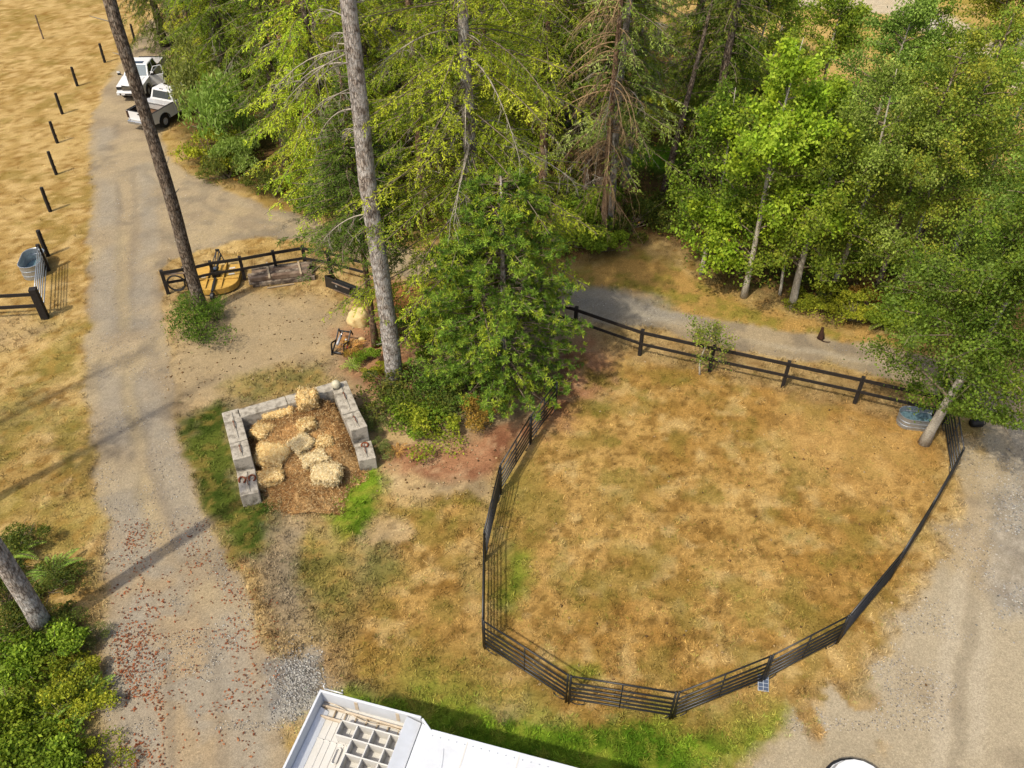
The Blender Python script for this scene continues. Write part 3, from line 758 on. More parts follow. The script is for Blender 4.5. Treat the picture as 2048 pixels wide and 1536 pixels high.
# --- big fir, pine, hemlock in the middle
firA = conifer_meshes(31, 25, 3.4, 6.3, GREENS_FIR + GREENS_BRIGHT[:4], .34, .28, .42, (4, 6), .22, .72, 'bark_grey', 1.05, (3, 13), low=.8, ztop=17)
place_tree('fir_tree', firA, (955, 700), 'biggest fir in the middle, bright green shaggy boughs round a grey trunk', rz=.4)
hem = conifer_meshes(32, 11.5, 5.4, 3.3, GREENS_DARK[:4], .15, .09, .22, (7, 9), .18, .8, 'bark_brown', 1.4, elev=(-.05, .2))
place_tree('hemlock_tree', hem, (752, 692), 'small dark hemlock with a thin brown trunk left of the pale grey trunk', rz=1.0)

def pine_meshes(seed, H, R):
    r = np.random.default_rng(seed)
    tb, tp, tr_ = trunk_mesh(H, .17, .03, r)
    W, PP, DD = [], [], []
    z = .5
    while z < H - .2:
        s = z / H; Lm = R * (1 - s) ** .42 * (.78 + .22 * min(1, z / 1.5))
        for _ in range(10):
            a = r.uniform(0, 6.28); L = Lm * r.uniform(.6, 1.08); n = 6; q = np.linspace(0, 1, n + 1)
            h = np.array([math.cos(a), math.sin(a)])
            P = np.stack([h[0] * L * q, h[1] * L * q, z + .10 * L * q - .22 * L * q ** 2 + .16 * L * q ** 3 + r.uniform(-.1, .1)], 1)
            W.append((P[:-1], P[1:], .03 * (1 - q[:-1]) + .008, .03 * (1 - q[1:]) + .006))
            for t in np.concatenate([r.uniform(.3, 1, int(4 + L * 6.0)), [1.0, .97]]):
                i = min(n - 1, int(t * n)); b = P[i] + (P[i + 1] - P[i]) * (t * n - i)
                l = r.uniform(.15, .55) * (1.2 - t * .6)
                d = unit(np.array([h[0] * .7 + r.normal(0, .6), h[1] * .7 + r.normal(0, .6), r.uniform(.0, .6)]))
                W.append((b[None], (b + d * l)[None], np.array([.008]), np.array([.005])))
                PP.append(b + d * l); DD.append(unit(d + np.array([0, 0, .45])))
        z += .30
    PP, DD = np.array(PP), np.array(DD); n = len(PP); k = 22
    idx = np.repeat(np.arange(n), k)
    D = unit(DD[idx] * .6 + rnd_dirs(n * k, r))
    L = r.uniform(.11, .20, n * k)
    pc = pick([S(112, 144, 52), S(90, 122, 44), S(130, 158, 58), S(78, 108, 42), S(144, 162, 54)], n, r, .1)
    c = pc[idx] * (1 + r.normal(0, .12, (n * k, 1)))
    V, F = kites(PP[idx] - DD[idx] * .05, D, rnd_dirs(n * k, r), L, L * .17, .05)
    parts = [(V, F, 0, np.repeat(c, 4, 0))]
    Wc = [np.concatenate([q[i] for q in W]) for i in range(4)]
    v2, f2_ = sticks(*Wc); parts.append((v2, f2_, 1, np.full((len(v2), 3), .1)))
    return tb.mesh('trunk', M['bark_grey'], True), mesh_np('crown', parts, [M['conifer'], M['twig']])
place_tree('pine_tree', pine_meshes(33, 9.2, 3.55), (1005, 775), 'bushy bluish green young pine spreading over the pen corner', rz=0)

# --- the wood behind: firs of a few builds, each turned and scaled
firB = conifer_meshes(41, 20, 1.2, 5.0, GREENS_BRIGHT, .26, .36, .42, (4, 6), .38, .7, 'bark_dark', .9, (4, 9), ztop=14, low=.9, kl=(.11, .20))
firC = conifer_meshes(42, 22, 3.0, 4.2, GREENS_DARK[:3] + GREENS_FIR[:3], .28, .3, .45, (4, 6), .3, .72, 'bark_dark', .85, (2, 9), ztop=15, kl=(.11, .20))
firD = conifer_meshes(43, 23, 6.5, 4.0, GREENS_FIR, .25, .34, .44, (4, 6), .3, .75, 'bark_brown', .85, (1.5, 10), ztop=16, kl=(.11, .20))
cedar = conifer_meshes(44, 19, 1.0, 3.3, GREENS_DARK, .28, .42, .4, (4, 6), .6, .7, 'bark_dark', .9, ztop=14, kl=(.11, .20))
greyfir = conifer_meshes(45, 21, 5.0, 4.2, GREENS_GREY + GREENS_FIR[:1], .24, .3, .5, (4, 5), .35, .75, 'bark_grey', .8, (2, 12), ztop=16, kl=(.11, .20))
WOOD = [  # mesh, base pixel, scale, name, label
    (firB, (672, 402), 1.0, 'fir_tree', 'bright yellow-green fir whose boughs droop to the road verge left of the pale trunk'),
    (firC, (575, 330), .95, 'fir_tree', 'dark fir behind the drooping yellow-green boughs'),
    (firB, (450, 172), .9, 'fir_tree', 'light green fir hanging over the nose of the nearer white pickup'),
    (cedar, (408, 150), .9, 'cedar_tree', 'dark weeping cedar right beside the farther white pickup'),
    (cedar, (330, 92), 1.0, 'cedar_tree', 'dark cedar at the top behind the farther pickup'),
    (firC, (470, 205), 1.0, 'fir_tree', 'dark fir between the pickups and the grey-green willow bush'),
    (firD, (560, 150), 1.0, 'fir_tree', 'fir with dead grey lower limbs above the small orange clearing'),
    (firC, (660, 230), 1.05, 'fir_tree', 'dark fir just left of the pale trunk, high in the view'),
    (firB, (760, 330), 1.0, 'fir_tree', 'light fir filling the gap right of the pale trunk'),
    (firC, (800, 250), 1.05, 'fir_tree', 'dark fir behind the gap between the pale trunk and the biggest fir'),
    (firD, (848, 440), .9, 'fir_tree', 'thin dark-stemmed fir beside the orange soil patch'),
    (firC, (900, 300), 1.05, 'fir_tree', 'dark fir directly behind the biggest fir'),
    (firD, (1085, 415), 1.0, 'fir_tree', 'fir with a pale stem right of the biggest fir'),
    (firB, (1040, 330), 1.0, 'fir_tree', 'light green fir showing over the right shoulder of the biggest fir'),
    (greyfir, (1215, 458), 1.0, 'fir_tree', 'grey-green fir on a grey stem right behind the dead brown tree'),
    (firD, (1172, 408), .95, 'fir_tree', 'left of the twin straight brown stems behind the salal thicket'),
    (firD, (1196, 404), 1.05, 'fir_tree', 'right of the twin straight brown stems behind the salal thicket'),
    (greyfir, (1250, 372), 1.0, 'fir_tree', 'grey-green fir left of the bright lawn gap'),
    (cedar, (1405, 392), 1.05, 'cedar_tree', 'dark cedar right of the bright lawn gap'),
    (firC, (1368, 245), 1.1, 'fir_tree', 'dark fir beyond the bright lawn gap'),
    (firC, (1130, 250), 1.1, 'fir_tree', 'dark fir far behind the twin brown stems'),
    (cedar, (1410, 255), 1.1, 'cedar_tree', 'dark cedar at the top beside the leafy trees'),
    (firC, (980, 200), 1.1, 'fir_tree', 'dark fir far behind the biggest fir, at the top'),
    (firC, (720, 140), 1.1, 'fir_tree', 'dark fir far behind the pale trunk, at the top'),
    (firB, (470, 60), 1.05, 'fir_tree', 'light fir at the top, far beyond the willow bush'),
    (firC, (600, 40), 1.1, 'fir_tree', 'dark fir at the top, beyond the small orange clearing'),
    (firC, (860, 70), 1.1, 'fir_tree', 'dark fir at the very top between the pale trunk and the biggest fir'),
    (firC, (1240, 110), 1.1, 'fir_tree', 'dark fir at the very top above the bright lawn gap'),
]
for k, (ms, uv, s_, nm, lb) in enumerate(WOOD):
    place_tree(nm, ms, uv, lb, rz=k * 2.399, sc_=s_, group='firs and cedars of the wood')
# brown dead hanging limbs of the half dead fir, and the bare leaning snag by the lawn gap
rr = np.random.default_rng(51)
tb, tp, tr_ = trunk_mesh(17, .19, .05, rr)
p = gp(1205, 474)
t = thing('dead_tree', 'dead brown tree with bare limbs drooping like a skirt', 'tree', (p[0], p[1], 0))
link('trunk', tb.mesh('trunk', M['bark_brown'], True), t)
[link('dead_branch', q, t) for q in dead_mesh(rr, tp, tr_, 17, 2.5, 12, 2.6, 90, None, 'deadbrown', 1.5, True)]
b = MB(); b.tube([(0, 0, -.2), (.5, .6, 3), (1.1, 1.3, 6.5), (1.8, 2.1, 11)], [.2, .17, .12, .05], 9)
p = gp(1318, 418); t = thing('leaning_snag', 'bare dark trunk leaning right beside the bright lawn gap', 'tree', (p[0], p[1], 0)); b.obj('trunk', M['bark_dark'], t, smooth=True)
# trees standing just outside the left edge; their shade falls on the drive
offA = conifer_meshes(61, 17, 7.5, 2.6, GREENS_FIR, .26, .3, .7, (3, 4), .35, .8, 'bark_dark', .6)
for k, (u_, v_) in enumerate(((-170, 1090), (-330, 1010))):
    place_tree('fir_tree', offA, (u_, v_), ('nearer', 'farther')[k] + ' fir standing past the left edge whose shade crosses the drive', group='firs past the left edge', rz=k * 2.1)

# --- broad-leaved trees
def leaf_quads(r, P, L, cols, up=.35, wr=.62, jit=.14, droop=.3):
    n = len(P)
    Nn = unit(rnd_dirs(n, r) + np.array([-.15, -.2, up]) )
    D = unit(np.cross(Nn, rnd_dirs(n, r)) + np.array([0, 0, -droop]))
    Ln = L * r.uniform(.7, 1.25, n)
    V, F = kites(P - D * Ln[:, None] * .5, D, Nn, Ln, Ln * wr, .06, .42)
    return V, F, np.repeat(np.clip(cols * (1 + r.normal(0, jit, (n, 1))), .004, 1), 4, 0)

def broadleaf(seed, H, z0, R, cols, nleaf, L=.12, r0=.13, shape=.6, bark='bark_pale', lean=(0, 0), limbs=26, clump=.42, gap=.0, front=0.0):
    r = np.random.default_rng(seed)
    n = 14; s = np.linspace(0, 1, n + 1)
    ph = r.uniform(0, 6, 2)
    tp = np.stack([lean[0] * H * s ** 1.3 + .12 * np.sin(s * 5 + ph[0]) - .12 * math.sin(ph[0]), lean[1] * H * s ** 1.3 + .12 * np.sin(s * 4 + ph[1]) - .12 * math.sin(ph[1]), s * H * .97], 1)
    tp[0, 2] = -.12
    rad = r0 * (1 - s) + .012; rad[0] *= 1.3
    b = MB(); b.tube([tuple(p) for p in tp], list(rad), 10)
    centres = []; W = []
    for k in range(limbs):
        q = r.uniform(0, 1) ** .85; z = z0 + (H - z0) * q * .97
        i = min(n - 1, int(z / H * n)); base = tp[i] + (tp[i + 1] - tp[i]) * (z / H * n - i)
        prof = (math.sin(PI * min(1, max(.0, (.16 + .84 * q))) ** shape)) ** .7 if q < .98 else .15
        Lm = R * max(.18, prof) * r.uniform(.6, 1.12)
        a = k * 2.399 + r.normal(0, .3); h = np.array([math.cos(a), math.sin(a)])
        m = 6; t = np.linspace(0, 1, m + 1); up = r.uniform(.3, .9)
        bd = r.normal(0, .25)
        P = np.stack([base[0] + (h[0] - h[1] * bd * t) * Lm * t, base[1] + (h[1] + h[0] * bd * t) * Lm * t, base[2] + up * Lm * t - .35 * Lm * t ** 2], 1)
        W.append((P[:-1], P[1:], r0 * .3 * (1 - t[:-1]) + .008, r0 * .3 * (1 - t[1:]) + .006))
        for t0 in np.concatenate([r.uniform(.06 if front else .25, 1, int(4 + Lm * 3.4)), [1.0]]):
            j = min(m - 1, int(t0 * m)); b0 = P[j] + (P[j + 1] - P[j]) * (t0 * m - j)
            d = unit(np.array([h[0] * .5, h[1] * .5, .15]) + r.normal(0, .7, 3)); l = r.uniform(.2, .8) * (.5 + Lm * .18)
            W.append((b0[None], (b0 + d * l)[None], np.array([.010]), np.array([.004])))
            centres.append((b0 + d * l * .6, d, l))
    n_c = len(centres)
    ci = r.integers(n_c, size=nleaf)
    C0 = np.array([c[0] for c in centres]); CD = np.array([c[1] for c in centres]); CL = np.array([c[2] for c in centres])
    P = C0[ci] + CD[ci] * (CL[ci] * r.uniform(-.6, .7, nleaf))[:, None] + r.normal(0, clump * .45, (nleaf, 3)) * (.5 + CL[ci])[:, None]
    cc = pick(cols, n_c, r, .14)[ci] * .65 + pick(cols, nleaf, r, .1) * .35
    if front:
        dd = -(P[:, 0] * .42 + P[:, 1] * .9)          # the side facing the drive was browsed and pruned high
        ok = P[:, 2] > np.where(dd > 0, 1.6 + .85 * dd, .7)
        P, cc = P[ok], cc[ok]
        W = [q for q in W if q[0][:, 2].min() > 1.7 + .95 * max(0, -(q[1][:, 0] * .42 + q[1][:, 1] * .9).max())]
    V, F, c = leaf_quads(r, P, L, cc)
    Wc = [np.concatenate([q[i] for q in W]) for i in range(4)]
    v2, f2_ = sticks(*Wc)
    return b.mesh('trunk', M[bark], True), mesh_np('crown', [(V, F, 0, c), (v2, f2_, 1, np.full((len(v2), 3), .1))], [M['leaf'], M['twig']])

LG_BRIGHT = [S(136, 160, 44), S(116, 142, 36), S(158, 176, 62), S(98, 124, 34), S(140, 154, 38)]
LG_GREY = [S(114, 136, 54), S(132, 152, 68), S(96, 118, 44), S(150, 166, 84), S(84, 106, 38)]
LG_OLIVE = [S(122, 144, 52), S(102, 126, 46), S(142, 158, 60), S(90, 112, 42), S(156, 158, 58)]
LG_MID = [S(110, 134, 42), S(92, 116, 34), S(130, 150, 50), S(76, 100, 32), S(142, 154, 52)]
BROAD = [  # seed, base, H, z0, R, colours, leaves, leaf, trunk radius, bark, lean, name, label
    (71, (1487, 594), 11.8, 1.5, 3.1, LG_BRIGHT, 13000, .17, .13, 'bark_pale', (.02, .0), 'cottonwood_tree', 'tallest bright green cottonwood with big glossy leaves beside the track'),
    (72, (1402, 548), 9.2, 1.5, 2.3, LG_MID, 8000, .13, .10, 'bark_pale', (.0, .0), 'cottonwood_tree', 'slim leafy tree leftmost at the edge of the clearing'),
    (73, (1584, 614), 8.6, 1.9, 2.6, LG_MID, 11000, .13, .17, 'bark_pale', (.01, .02), 'alder_tree', 'leafy tree on the thickest pale trunk, left of the yellow-green thicket'),
    (74, (1661, 586), 10.5, 1.5, 2.9, LG_GREY, 15000, .11, .13, 'bark_pale', (.0, .0), 'aspen_tree', 'grey-green aspen right behind the yellow-green thicket'),
    (75, (1752, 580), 12.0, 3.0, 2.9, LG_OLIVE, 13000, .11, .12, 'bark_dark', (.03, .01), 'aspen_tree', 'left of the two slender dark-stemmed aspens in the right wood'),
    (76, (1798, 582), 12.5, 3.0, 3.0, LG_OLIVE, 13000, .11, .12, 'bark_dark', (.04, .01), 'aspen_tree', 'right of the two slender dark-stemmed aspens in the right wood'),
    (77, (1848, 886), 11.5, 1.0, 3.4, [q * .8 for q in LG_MID + LG_GREY[:2]], 42000, .105, .175, 'bark_pale', (.05, .0), 'aspen_tree', 'full aspen with a thick white trunk beside the right-hand water trough'),
    (78, (1560, 590), 7.0, 3.0, 1.8, LG_BRIGHT, 4500, .13, .06, 'bark_pale', (.0, .0), 'sapling_tree', 'thin pale-stemmed young tree between the two paler trunks'),
    (79, (1990, 640), 11.5, 2.0, 3.4, LG_GREY, 17000, .11, .14, 'bark_pale', (.0, .0), 'aspen_tree', 'large grey-green aspen at the right edge above the trough tree'),
    (80, (1900, 520), 11.0, 2.5, 3.2, LG_OLIVE, 13000, .12, .12, 'bark_pale', (.03, .0), 'aspen_tree', 'yellowish aspen behind the two dark-stemmed ones'),
    (81, (1700, 430), 11.0, 2.0, 3.3, LG_GREY, 15000, .13, .13, 'bark_pale', (.0, .0), 'aspen_tree', 'wide grey-green aspen at the back of the right wood'),
    (82, (1530, 400), 8.5, 1.5, 2.6, LG_OLIVE, 9000, .14, .10, 'bark_pale', (.0, .0), 'alder_tree', 'olive green tree behind the tallest cottonwood'),
    (83, (1640, 215), 7.5, 1.5, 2.4, LG_MID, 9000, .17, .13, 'bark_pale', (.0, .0), 'alder_tree', 'round leafy tree at the top left of the pale far track'),
    (84, (1790, 250), 8.0, 1.2, 2.8, LG_MID, 11000, .16, .13, 'bark_pale', (.0, .0), 'alder_tree', 'rounded mid green tree at the top in the meadow'),
    (85, (1440, 330), 7.5, 1.5, 2.2, LG_OLIVE, 7000, .15, .09, 'bark_pale', (.0, .0), 'alder_tree', 'small olive tree by the dark cedar at the top'),
    (86, (1930, 285), 5.5, 1.0, 2.2, LG_OLIVE, 8000, .16, .10, 'bark_pale', (.05, .0), 'alder_tree', 'loose yellow-green tree in front of the far track'),
    (87, (2040, 420), 9.0, 1.0, 3.0, LG_OLIVE, 10000, .13, .11, 'bark_pale', (.0, .0), 'alder_tree', 'yellow-green tree at the right edge, upper middle'),
    (88, (1990, 90), 5.5, .6, 2.6, [S(110, 118, 34), S(84, 96, 30), S(134, 136, 44)], 7000, .2, .12, 'bark_dark', (.0, .0), 'conical_tree', 'dark olive round tree beyond the far track in the top right corner'),
    (92, (1495, 215), 8.5, 1.0, 2.6, LG_OLIVE, 9000, .16, .11, 'bark_pale', (.0, .0), 'alder_tree', 'olive leafy tree at the top just right of the dark cedars'),
    (93, (1545, 120), 6.0, .8, 2.4, LG_MID, 6000, .18, .10, 'bark_pale', (.0, .0), 'alder_tree', 'small leafy tree at the top edge before the pale far track'),
    (90, (1600, 490), 8.5, 2.5, 2.4, LG_BRIGHT, 8000, .14, .10, 'bark_pale', (.0, .0), 'cottonwood_tree', 'bright leafy tree deep in the right wood behind the thick pale trunk'),
    (91, (1830, 480), 9.5, 2.0, 2.8, LG_GREY, 11000, .12, .10, 'bark_pale', (.0, .0), 'aspen_tree', 'grey-green aspen deep in the right wood behind the dark stems'),
]
for (sd_, uv, H, z0, R, cols, nl, L, r0, bk, ln, nm, lb) in BROAD:
    place_tree(nm, broadleaf(sd_, H, z0, R * 1.08, cols, int(nl * (1.6 if uv[1] > 540 else 1.15)), L, r0, .6, bk, ln, 84 if sd_ == 77 else 34, front=1.0 if sd_ == 77 else 0), uv, lb, rz=0, group='leafy trees of the right wood')
place_tree('sapling_tree', broadleaf(89, 2.35, .85, .95, LG_MID + [S(150, 140, 80)], 2000, .085, .028, .6, 'bark_pale', (.02, 0), 16, .3), (1400, 749),
           'thin young tree standing alone in the pen by the rail fence', rz=0)

# --- shrubs
def shrub_mesh(seed, cols, n=2600, L=.10, R=1.0, H=1.0, lumps=13, hollow=.55, up=.5, wr=.6):
    r = np.random.default_rng(seed)
    lc = np.stack([r.normal(0, .48, lumps) * R, r.normal(0, .48, lumps) * R, r.uniform(.2, .85, lumps) * H], 1)
    lr = r.uniform(.20, .60, lumps) * R
    li = r.integers(lumps, size=n)
    d = rnd_dirs(n, r); d[:, 2] = np.abs(d[:, 2]) * 1.0 - .25 * r.uniform(0, 1, n)
    P = lc[li] + d * (lr[li] * r.uniform(hollow, 1.06, n))[:, None] * np.array([1, 1, .75 * H / R])
    P[:, 2] = np.maximum(P[:, 2], .03)
    c = pick(cols, lumps * 6, r, .14)[li * 6 + r.integers(6, size=n)] * .6 + pick(cols, n, r, .12) * .4
    V, F, cc = leaf_quads(r, P, L, c, up, wr)
    ns = 26; a = r.uniform(0, 6.28, ns); e = lc[r.integers(lumps, size=ns)] + r.normal(0, .2, (ns, 3)) * R
    B = np.stack([np.cos(a) * .12 * R, np.sin(a) * .12 * R, np.zeros(ns)], 1)
    v2, f2_ = sticks(B, e, .018, .006)
    return mesh_np('foliage', [(V, F, 0, cc)], [M['leaf']]), mesh_np('stem', [(v2, f2_, 0, None)], [M['twig']])
G_SALAL = [S(118, 140, 42), S(94, 118, 34), S(142, 160, 52), S(72, 94, 30), S(104, 120, 34)]
G_YEL = [S(146, 150, 42), S(122, 130, 36), S(166, 164, 54), S(96, 110, 36)]
G_DARK = [S(78, 92, 38), S(62, 78, 34), S(98, 108, 44), S(112, 112, 46)]
G_OR = [S(150, 116, 52), S(130, 100, 46), S(164, 134, 60), S(114, 104, 46)]
G_WIL = [S(116, 142, 62), S(134, 158, 78), S(96, 120, 48), S(148, 168, 92)]
SH = {'salal': shrub_mesh(101, G_SALAL, 3200, .11), 'yellow': shrub_mesh(102, G_YEL, 3200, .10), 'dark': shrub_mesh(103, G_DARK, 3400, .085, wr=.5),
      'orange': shrub_mesh(104, G_OR, 3000, .08, wr=.5), 'willow': shrub_mesh(105, G_WIL, 5000, .12, 1.0, 1.25, 14, .5, .3, .34), 'huck': shrub_mesh(106, [S(70, 96, 34), S(90, 120, 42), S(54, 78, 30), S(112, 142, 50)], 4200, .06, wr=.55),
      'olive': shrub_mesh(107, [S(120, 130, 66), S(98, 110, 54), S(144, 150, 88), S(84, 92, 46)], 4200, .09, 1.0, 1.3, 14, .5, .3, .36)}
def shrub(kind, uv, label, R, H=None, group=None, loc=None, cat='shrub', name='shrub'):
    p = gp(*uv) if loc is None else loc
    t = thing(name, label, cat, (p[0], p[1], 0), random.uniform(0, 6.28), group, (R, R, H or R))
    link('foliage', SH[kind][0], t); link('stem', SH[kind][1], t)
    return t
shrub('huck', (402, 676), 'rounded dark green bush at the foot of the leaning dark trunk', 1.45, 1.35)
shrub('huck', (384, 622), 'dull small bush behind the foot of the leaning dark trunk', .75, .8)
shrub('huck', (432, 640), 'small green bush right of the foot of the leaning dark trunk', .72, .9)
# in front of and round the pale grey trunk
for kind, uv, R, H, lb in (('dark', (822, 800), 1.6, 1.15, 'dark bush at the foot of the pale grey trunk'), ('huck', (885, 785), 1.6, 1.3, 'dark bush between the pale trunk and the young pine'),
                           ('yellow', (876, 862), 1.15, .95, 'bright yellow-green bush in front of the pine'), ('orange', (958, 856), 1.0, 1.0, 'orange-brown bush under the pine beside the pen panels'),
                           ('salal', (826, 846), 1.1, .8, 'yellowish bush left of the bright yellow-green one'), ('dark', (930, 815), 1.4, 1.2, 'dark bush tucked under the left skirt of the pine'),
                           ('salal', (860, 700), 1.1, 1.1, 'green bush behind the pale trunk and left of the pine'), ('huck', (808, 670), 1.3, 1.1, 'dark low bush right behind the pale trunk'),
                           ('olive', (745, 860), .55, .5, 'grey-green weed clump against the right bunker wall'), ('olive', (765, 905), .45, .4, 'small grey-green weed clump by the lone end block'),
                           ('salal', (715, 860), .35, .35, 'narrow green weed inside the right bunker wall'), ('salal', (735, 720), .5, .5, 'small green bush by the foot of the thin brown trunk'),
                           ('orange', (715, 715), .5, .35, 'dry rusty fern clump below the tractor implement'), ('yellow', (760, 745), .5, .5, 'yellow tuft left of the pale grey trunk')):
    shrub(kind, uv, lb, R, H)
# verge of the upper road
shrub('olive', (416, 256), 'tall olive bush touching the door of the nearer pickup', 2.0, 4.0)
shrub('willow', (492, 300), 'tall grey-green willow bush', 2.1, 3.7)
shrub('willow', (478, 345), 'lower grey-green willow bush nearest the verge', 1.3, 1.6)
shrub('yellow', (420, 330), 'broom bush dotted with yellow flowers on the verge', 1.5, 1.7)
shrub('dark', (455, 355), 'dark bush between the broom and the willow', 1.2, 1.3)
shrub('yellow', (600, 388), 'yellow-green bush at the verge under the drooping boughs', 1.2, 1.1)
shrub('dark', (540, 372), 'dark bush at the verge left of the drooping boughs', 1.3, 1.2)
shrub('salal', (640, 415), 'green bush at the verge by the small hemlock', 1.3, 1.2)
shrub('salal', (600, 190), 'light green bush by the small orange clearing', 2.2, 3.0)
# salal thicket under the twin stems and across to the leafy trees
for kind, uv, R, H, lb in (('salal', (1150, 490), 1.5, 1.4, 'glossy salal bush leftmost in the thicket under the twin stems'), ('salal', (1205, 500), 1.4, 1.2, 'glossy salal bush in the middle of the thicket under the twin stems'),
                           ('salal', (1175, 440), 1.5, 1.6, 'salal bush right at the foot of the twin stems'), ('dark', (1260, 455), 1.6, 1.6, 'dark bush right of the grey stem with hanging limbs'),
                           ('dark', (1320, 445), 1.6, 1.5, 'dark bush under the bright lawn gap'), ('dark', (1120, 400), 1.8, 1.6, 'dark bush deep left of the twin stems'), ('dark', (1380, 455), 1.5, 1.4, 'dark bush left of the slim leafy tree'),
                           ('yellow', (1650, 622), 1.0, 1.0, 'yellow-green bush right of the thick pale trunk'), ('yellow', (1705, 640), 1.0, 1.0, 'yellow-green bush in the middle of the track-side thicket'), ('orange', (1732, 608), .8, .9, 'reddish tinted bush behind the track-side thicket'),
                           ('salal', (1765, 655), .8, .8, 'green bush just right of the track-side fern'), ('salal', (1800, 640), 1.2, 1.2, 'green bush at the right end of the track-side thicket'), ('dark', (1640, 585), 1.0, 1.0, 'dark bush behind the track-side thicket'),
                           ('yellow', (1610, 615), .7, .7, 'small yellow bush at the foot of the thick pale trunk'), ('salal', (1840, 660), 1.2, 1.3, 'green bush half under the trough tree crown'),
                           ('salal', (1750, 530), 1.5, 1.0, 'green bush between the dark-stemmed aspens'), ('olive', (1900, 600), 1.8, 1.6, 'olive bush deep behind the trough tree'), ('yellow', (1310, 250), 2.2, 2.0, 'yellow bush beyond the bright lawn'),
                           ('yellow', (1560, 200), 2.5, 1.6, 'yellow-brown bush in the upper meadow'), ('dark', (1000, 450), 1.8, 1.6, 'dark bush behind the trunk of the biggest fir'), ('dark', (930, 420), 1.8, 1.6, 'dark bush deep left behind the biggest fir'),
                           ('dark', (740, 380), 1.6, 1.3, 'dark bush behind the hemlock'), ('salal', (700, 340), 1.8, 1.6, 'green bush deep behind the pale trunk'), ('dark', (800, 420), 1.4, 1.2, 'dark bush beside the thin dark stem')):
    shrub(kind, uv, lb, R, H)
# thicket in the lower left corner
LL = [('salal', (40, 1330), 1.0, .9), ('salal', (110, 1300), .95, .8), ('yellow', (165, 1350), .8, .7), ('salal', (60, 1420), 1.0, .9), ('yellow', (140, 1440), .9, .8), ('salal', (20, 1500), 1.0, 1.0), ('salal', (110, 1520), 1.0, .9),
      ('yellow', (175, 1530), .75, .7), ('dark', (30, 1130), 1.1, .9), ('dark', (100, 1180), .9, .7), ('dark', (20, 1210), 1.0, .9), ('dark', (140, 1240), .7, .6), ('olive', (180, 1290), .5, .5), ('dark', (5, 1280), 1.0, .9), ('salal', (60, 1590), 1.1, 1.0), ('yellow', (160, 1600), .9, .8)]
LLAB = ['leafy green bush at the left edge below the cut-off trunk', 'leafy bush just right below the foot of the cut-off trunk', 'yellow-green bush at the drive side of the corner thicket', 'broad green bush in the heart of the corner thicket',
        'yellow-green bush in the lower half of the corner thicket beside the drive', 'green bush in the bottom left corner', 'green bush on the bottom edge of the corner thicket', 'yellow-green bush on the bottom edge next to the drive',
        'dark bush behind the cut-off trunk at the left edge', 'dark bush on the field side of the cut-off trunk', 'dark bush left of the foot of the cut-off trunk', 'dark low bush right of the foot of the cut-off trunk',
        'small grey-green bush at the drive side near the cut-off trunk', 'dark bush under the cut-off trunk at the left edge', 'green bush cut by the bottom edge', 'yellow-green bush cut by the bottom edge']
for (kind, uv, R, H), lb in zip(LL, LLAB): shrub(kind, uv, lb, R, H)

# --- ferns
def fern_mesh(seed, cols, n=16, L=.9):
    r = np.random.default_rng(seed); A = [[], [], [], [], [], []]; W = []
    for k in range(n):
        a = k * 2 * PI / n + r.normal(0, .2); l = L * r.uniform(.7, 1.1); m = 22; s = np.linspace(.06, 1, m)
        h = np.array([math.cos(a), math.sin(a)])
        up = r.uniform(.7, 1.2)
        P = np.stack([h[0] * l * s, h[1] * l * s, up * l * s - .95 * up * l * s ** 2 * .8 + .04], 1)
        W.append((P[:-1], P[1:], np.full(m - 1, .007), np.full(m - 1, .004)))
        for sg in (1, -1):
            D = np.stack([np.full(m, -h[1] * sg) + h[0] * .35, np.full(m, h[0] * sg) + h[1] * .35, np.full(m, -.15)], 1)
            wl = (.13 * np.sin(PI * np.clip(s, .04, .98)) ** .6 + .02) * l
            A[0].append(P); A[1].append(D); A[2].append(np.tile([h[0] * -.2, h[1] * -.2, 1.0], (m, 1))); A[3].append(wl); A[4].append(np.full(m, .034 * l + .008)); A[5].append(pick(cols, m, r, .1))
    K = [tuple(np.concatenate(x) for x in A)]
    return gather(K, W, [M['leaf'], M['twig']], 'fronds')
FERN = fern_mesh(111, [S(128, 152, 60), S(150, 170, 80), S(108, 134, 52)])
FERNB = fern_mesh(112, [S(178, 128, 72), S(198, 150, 84), S(150, 104, 60)])
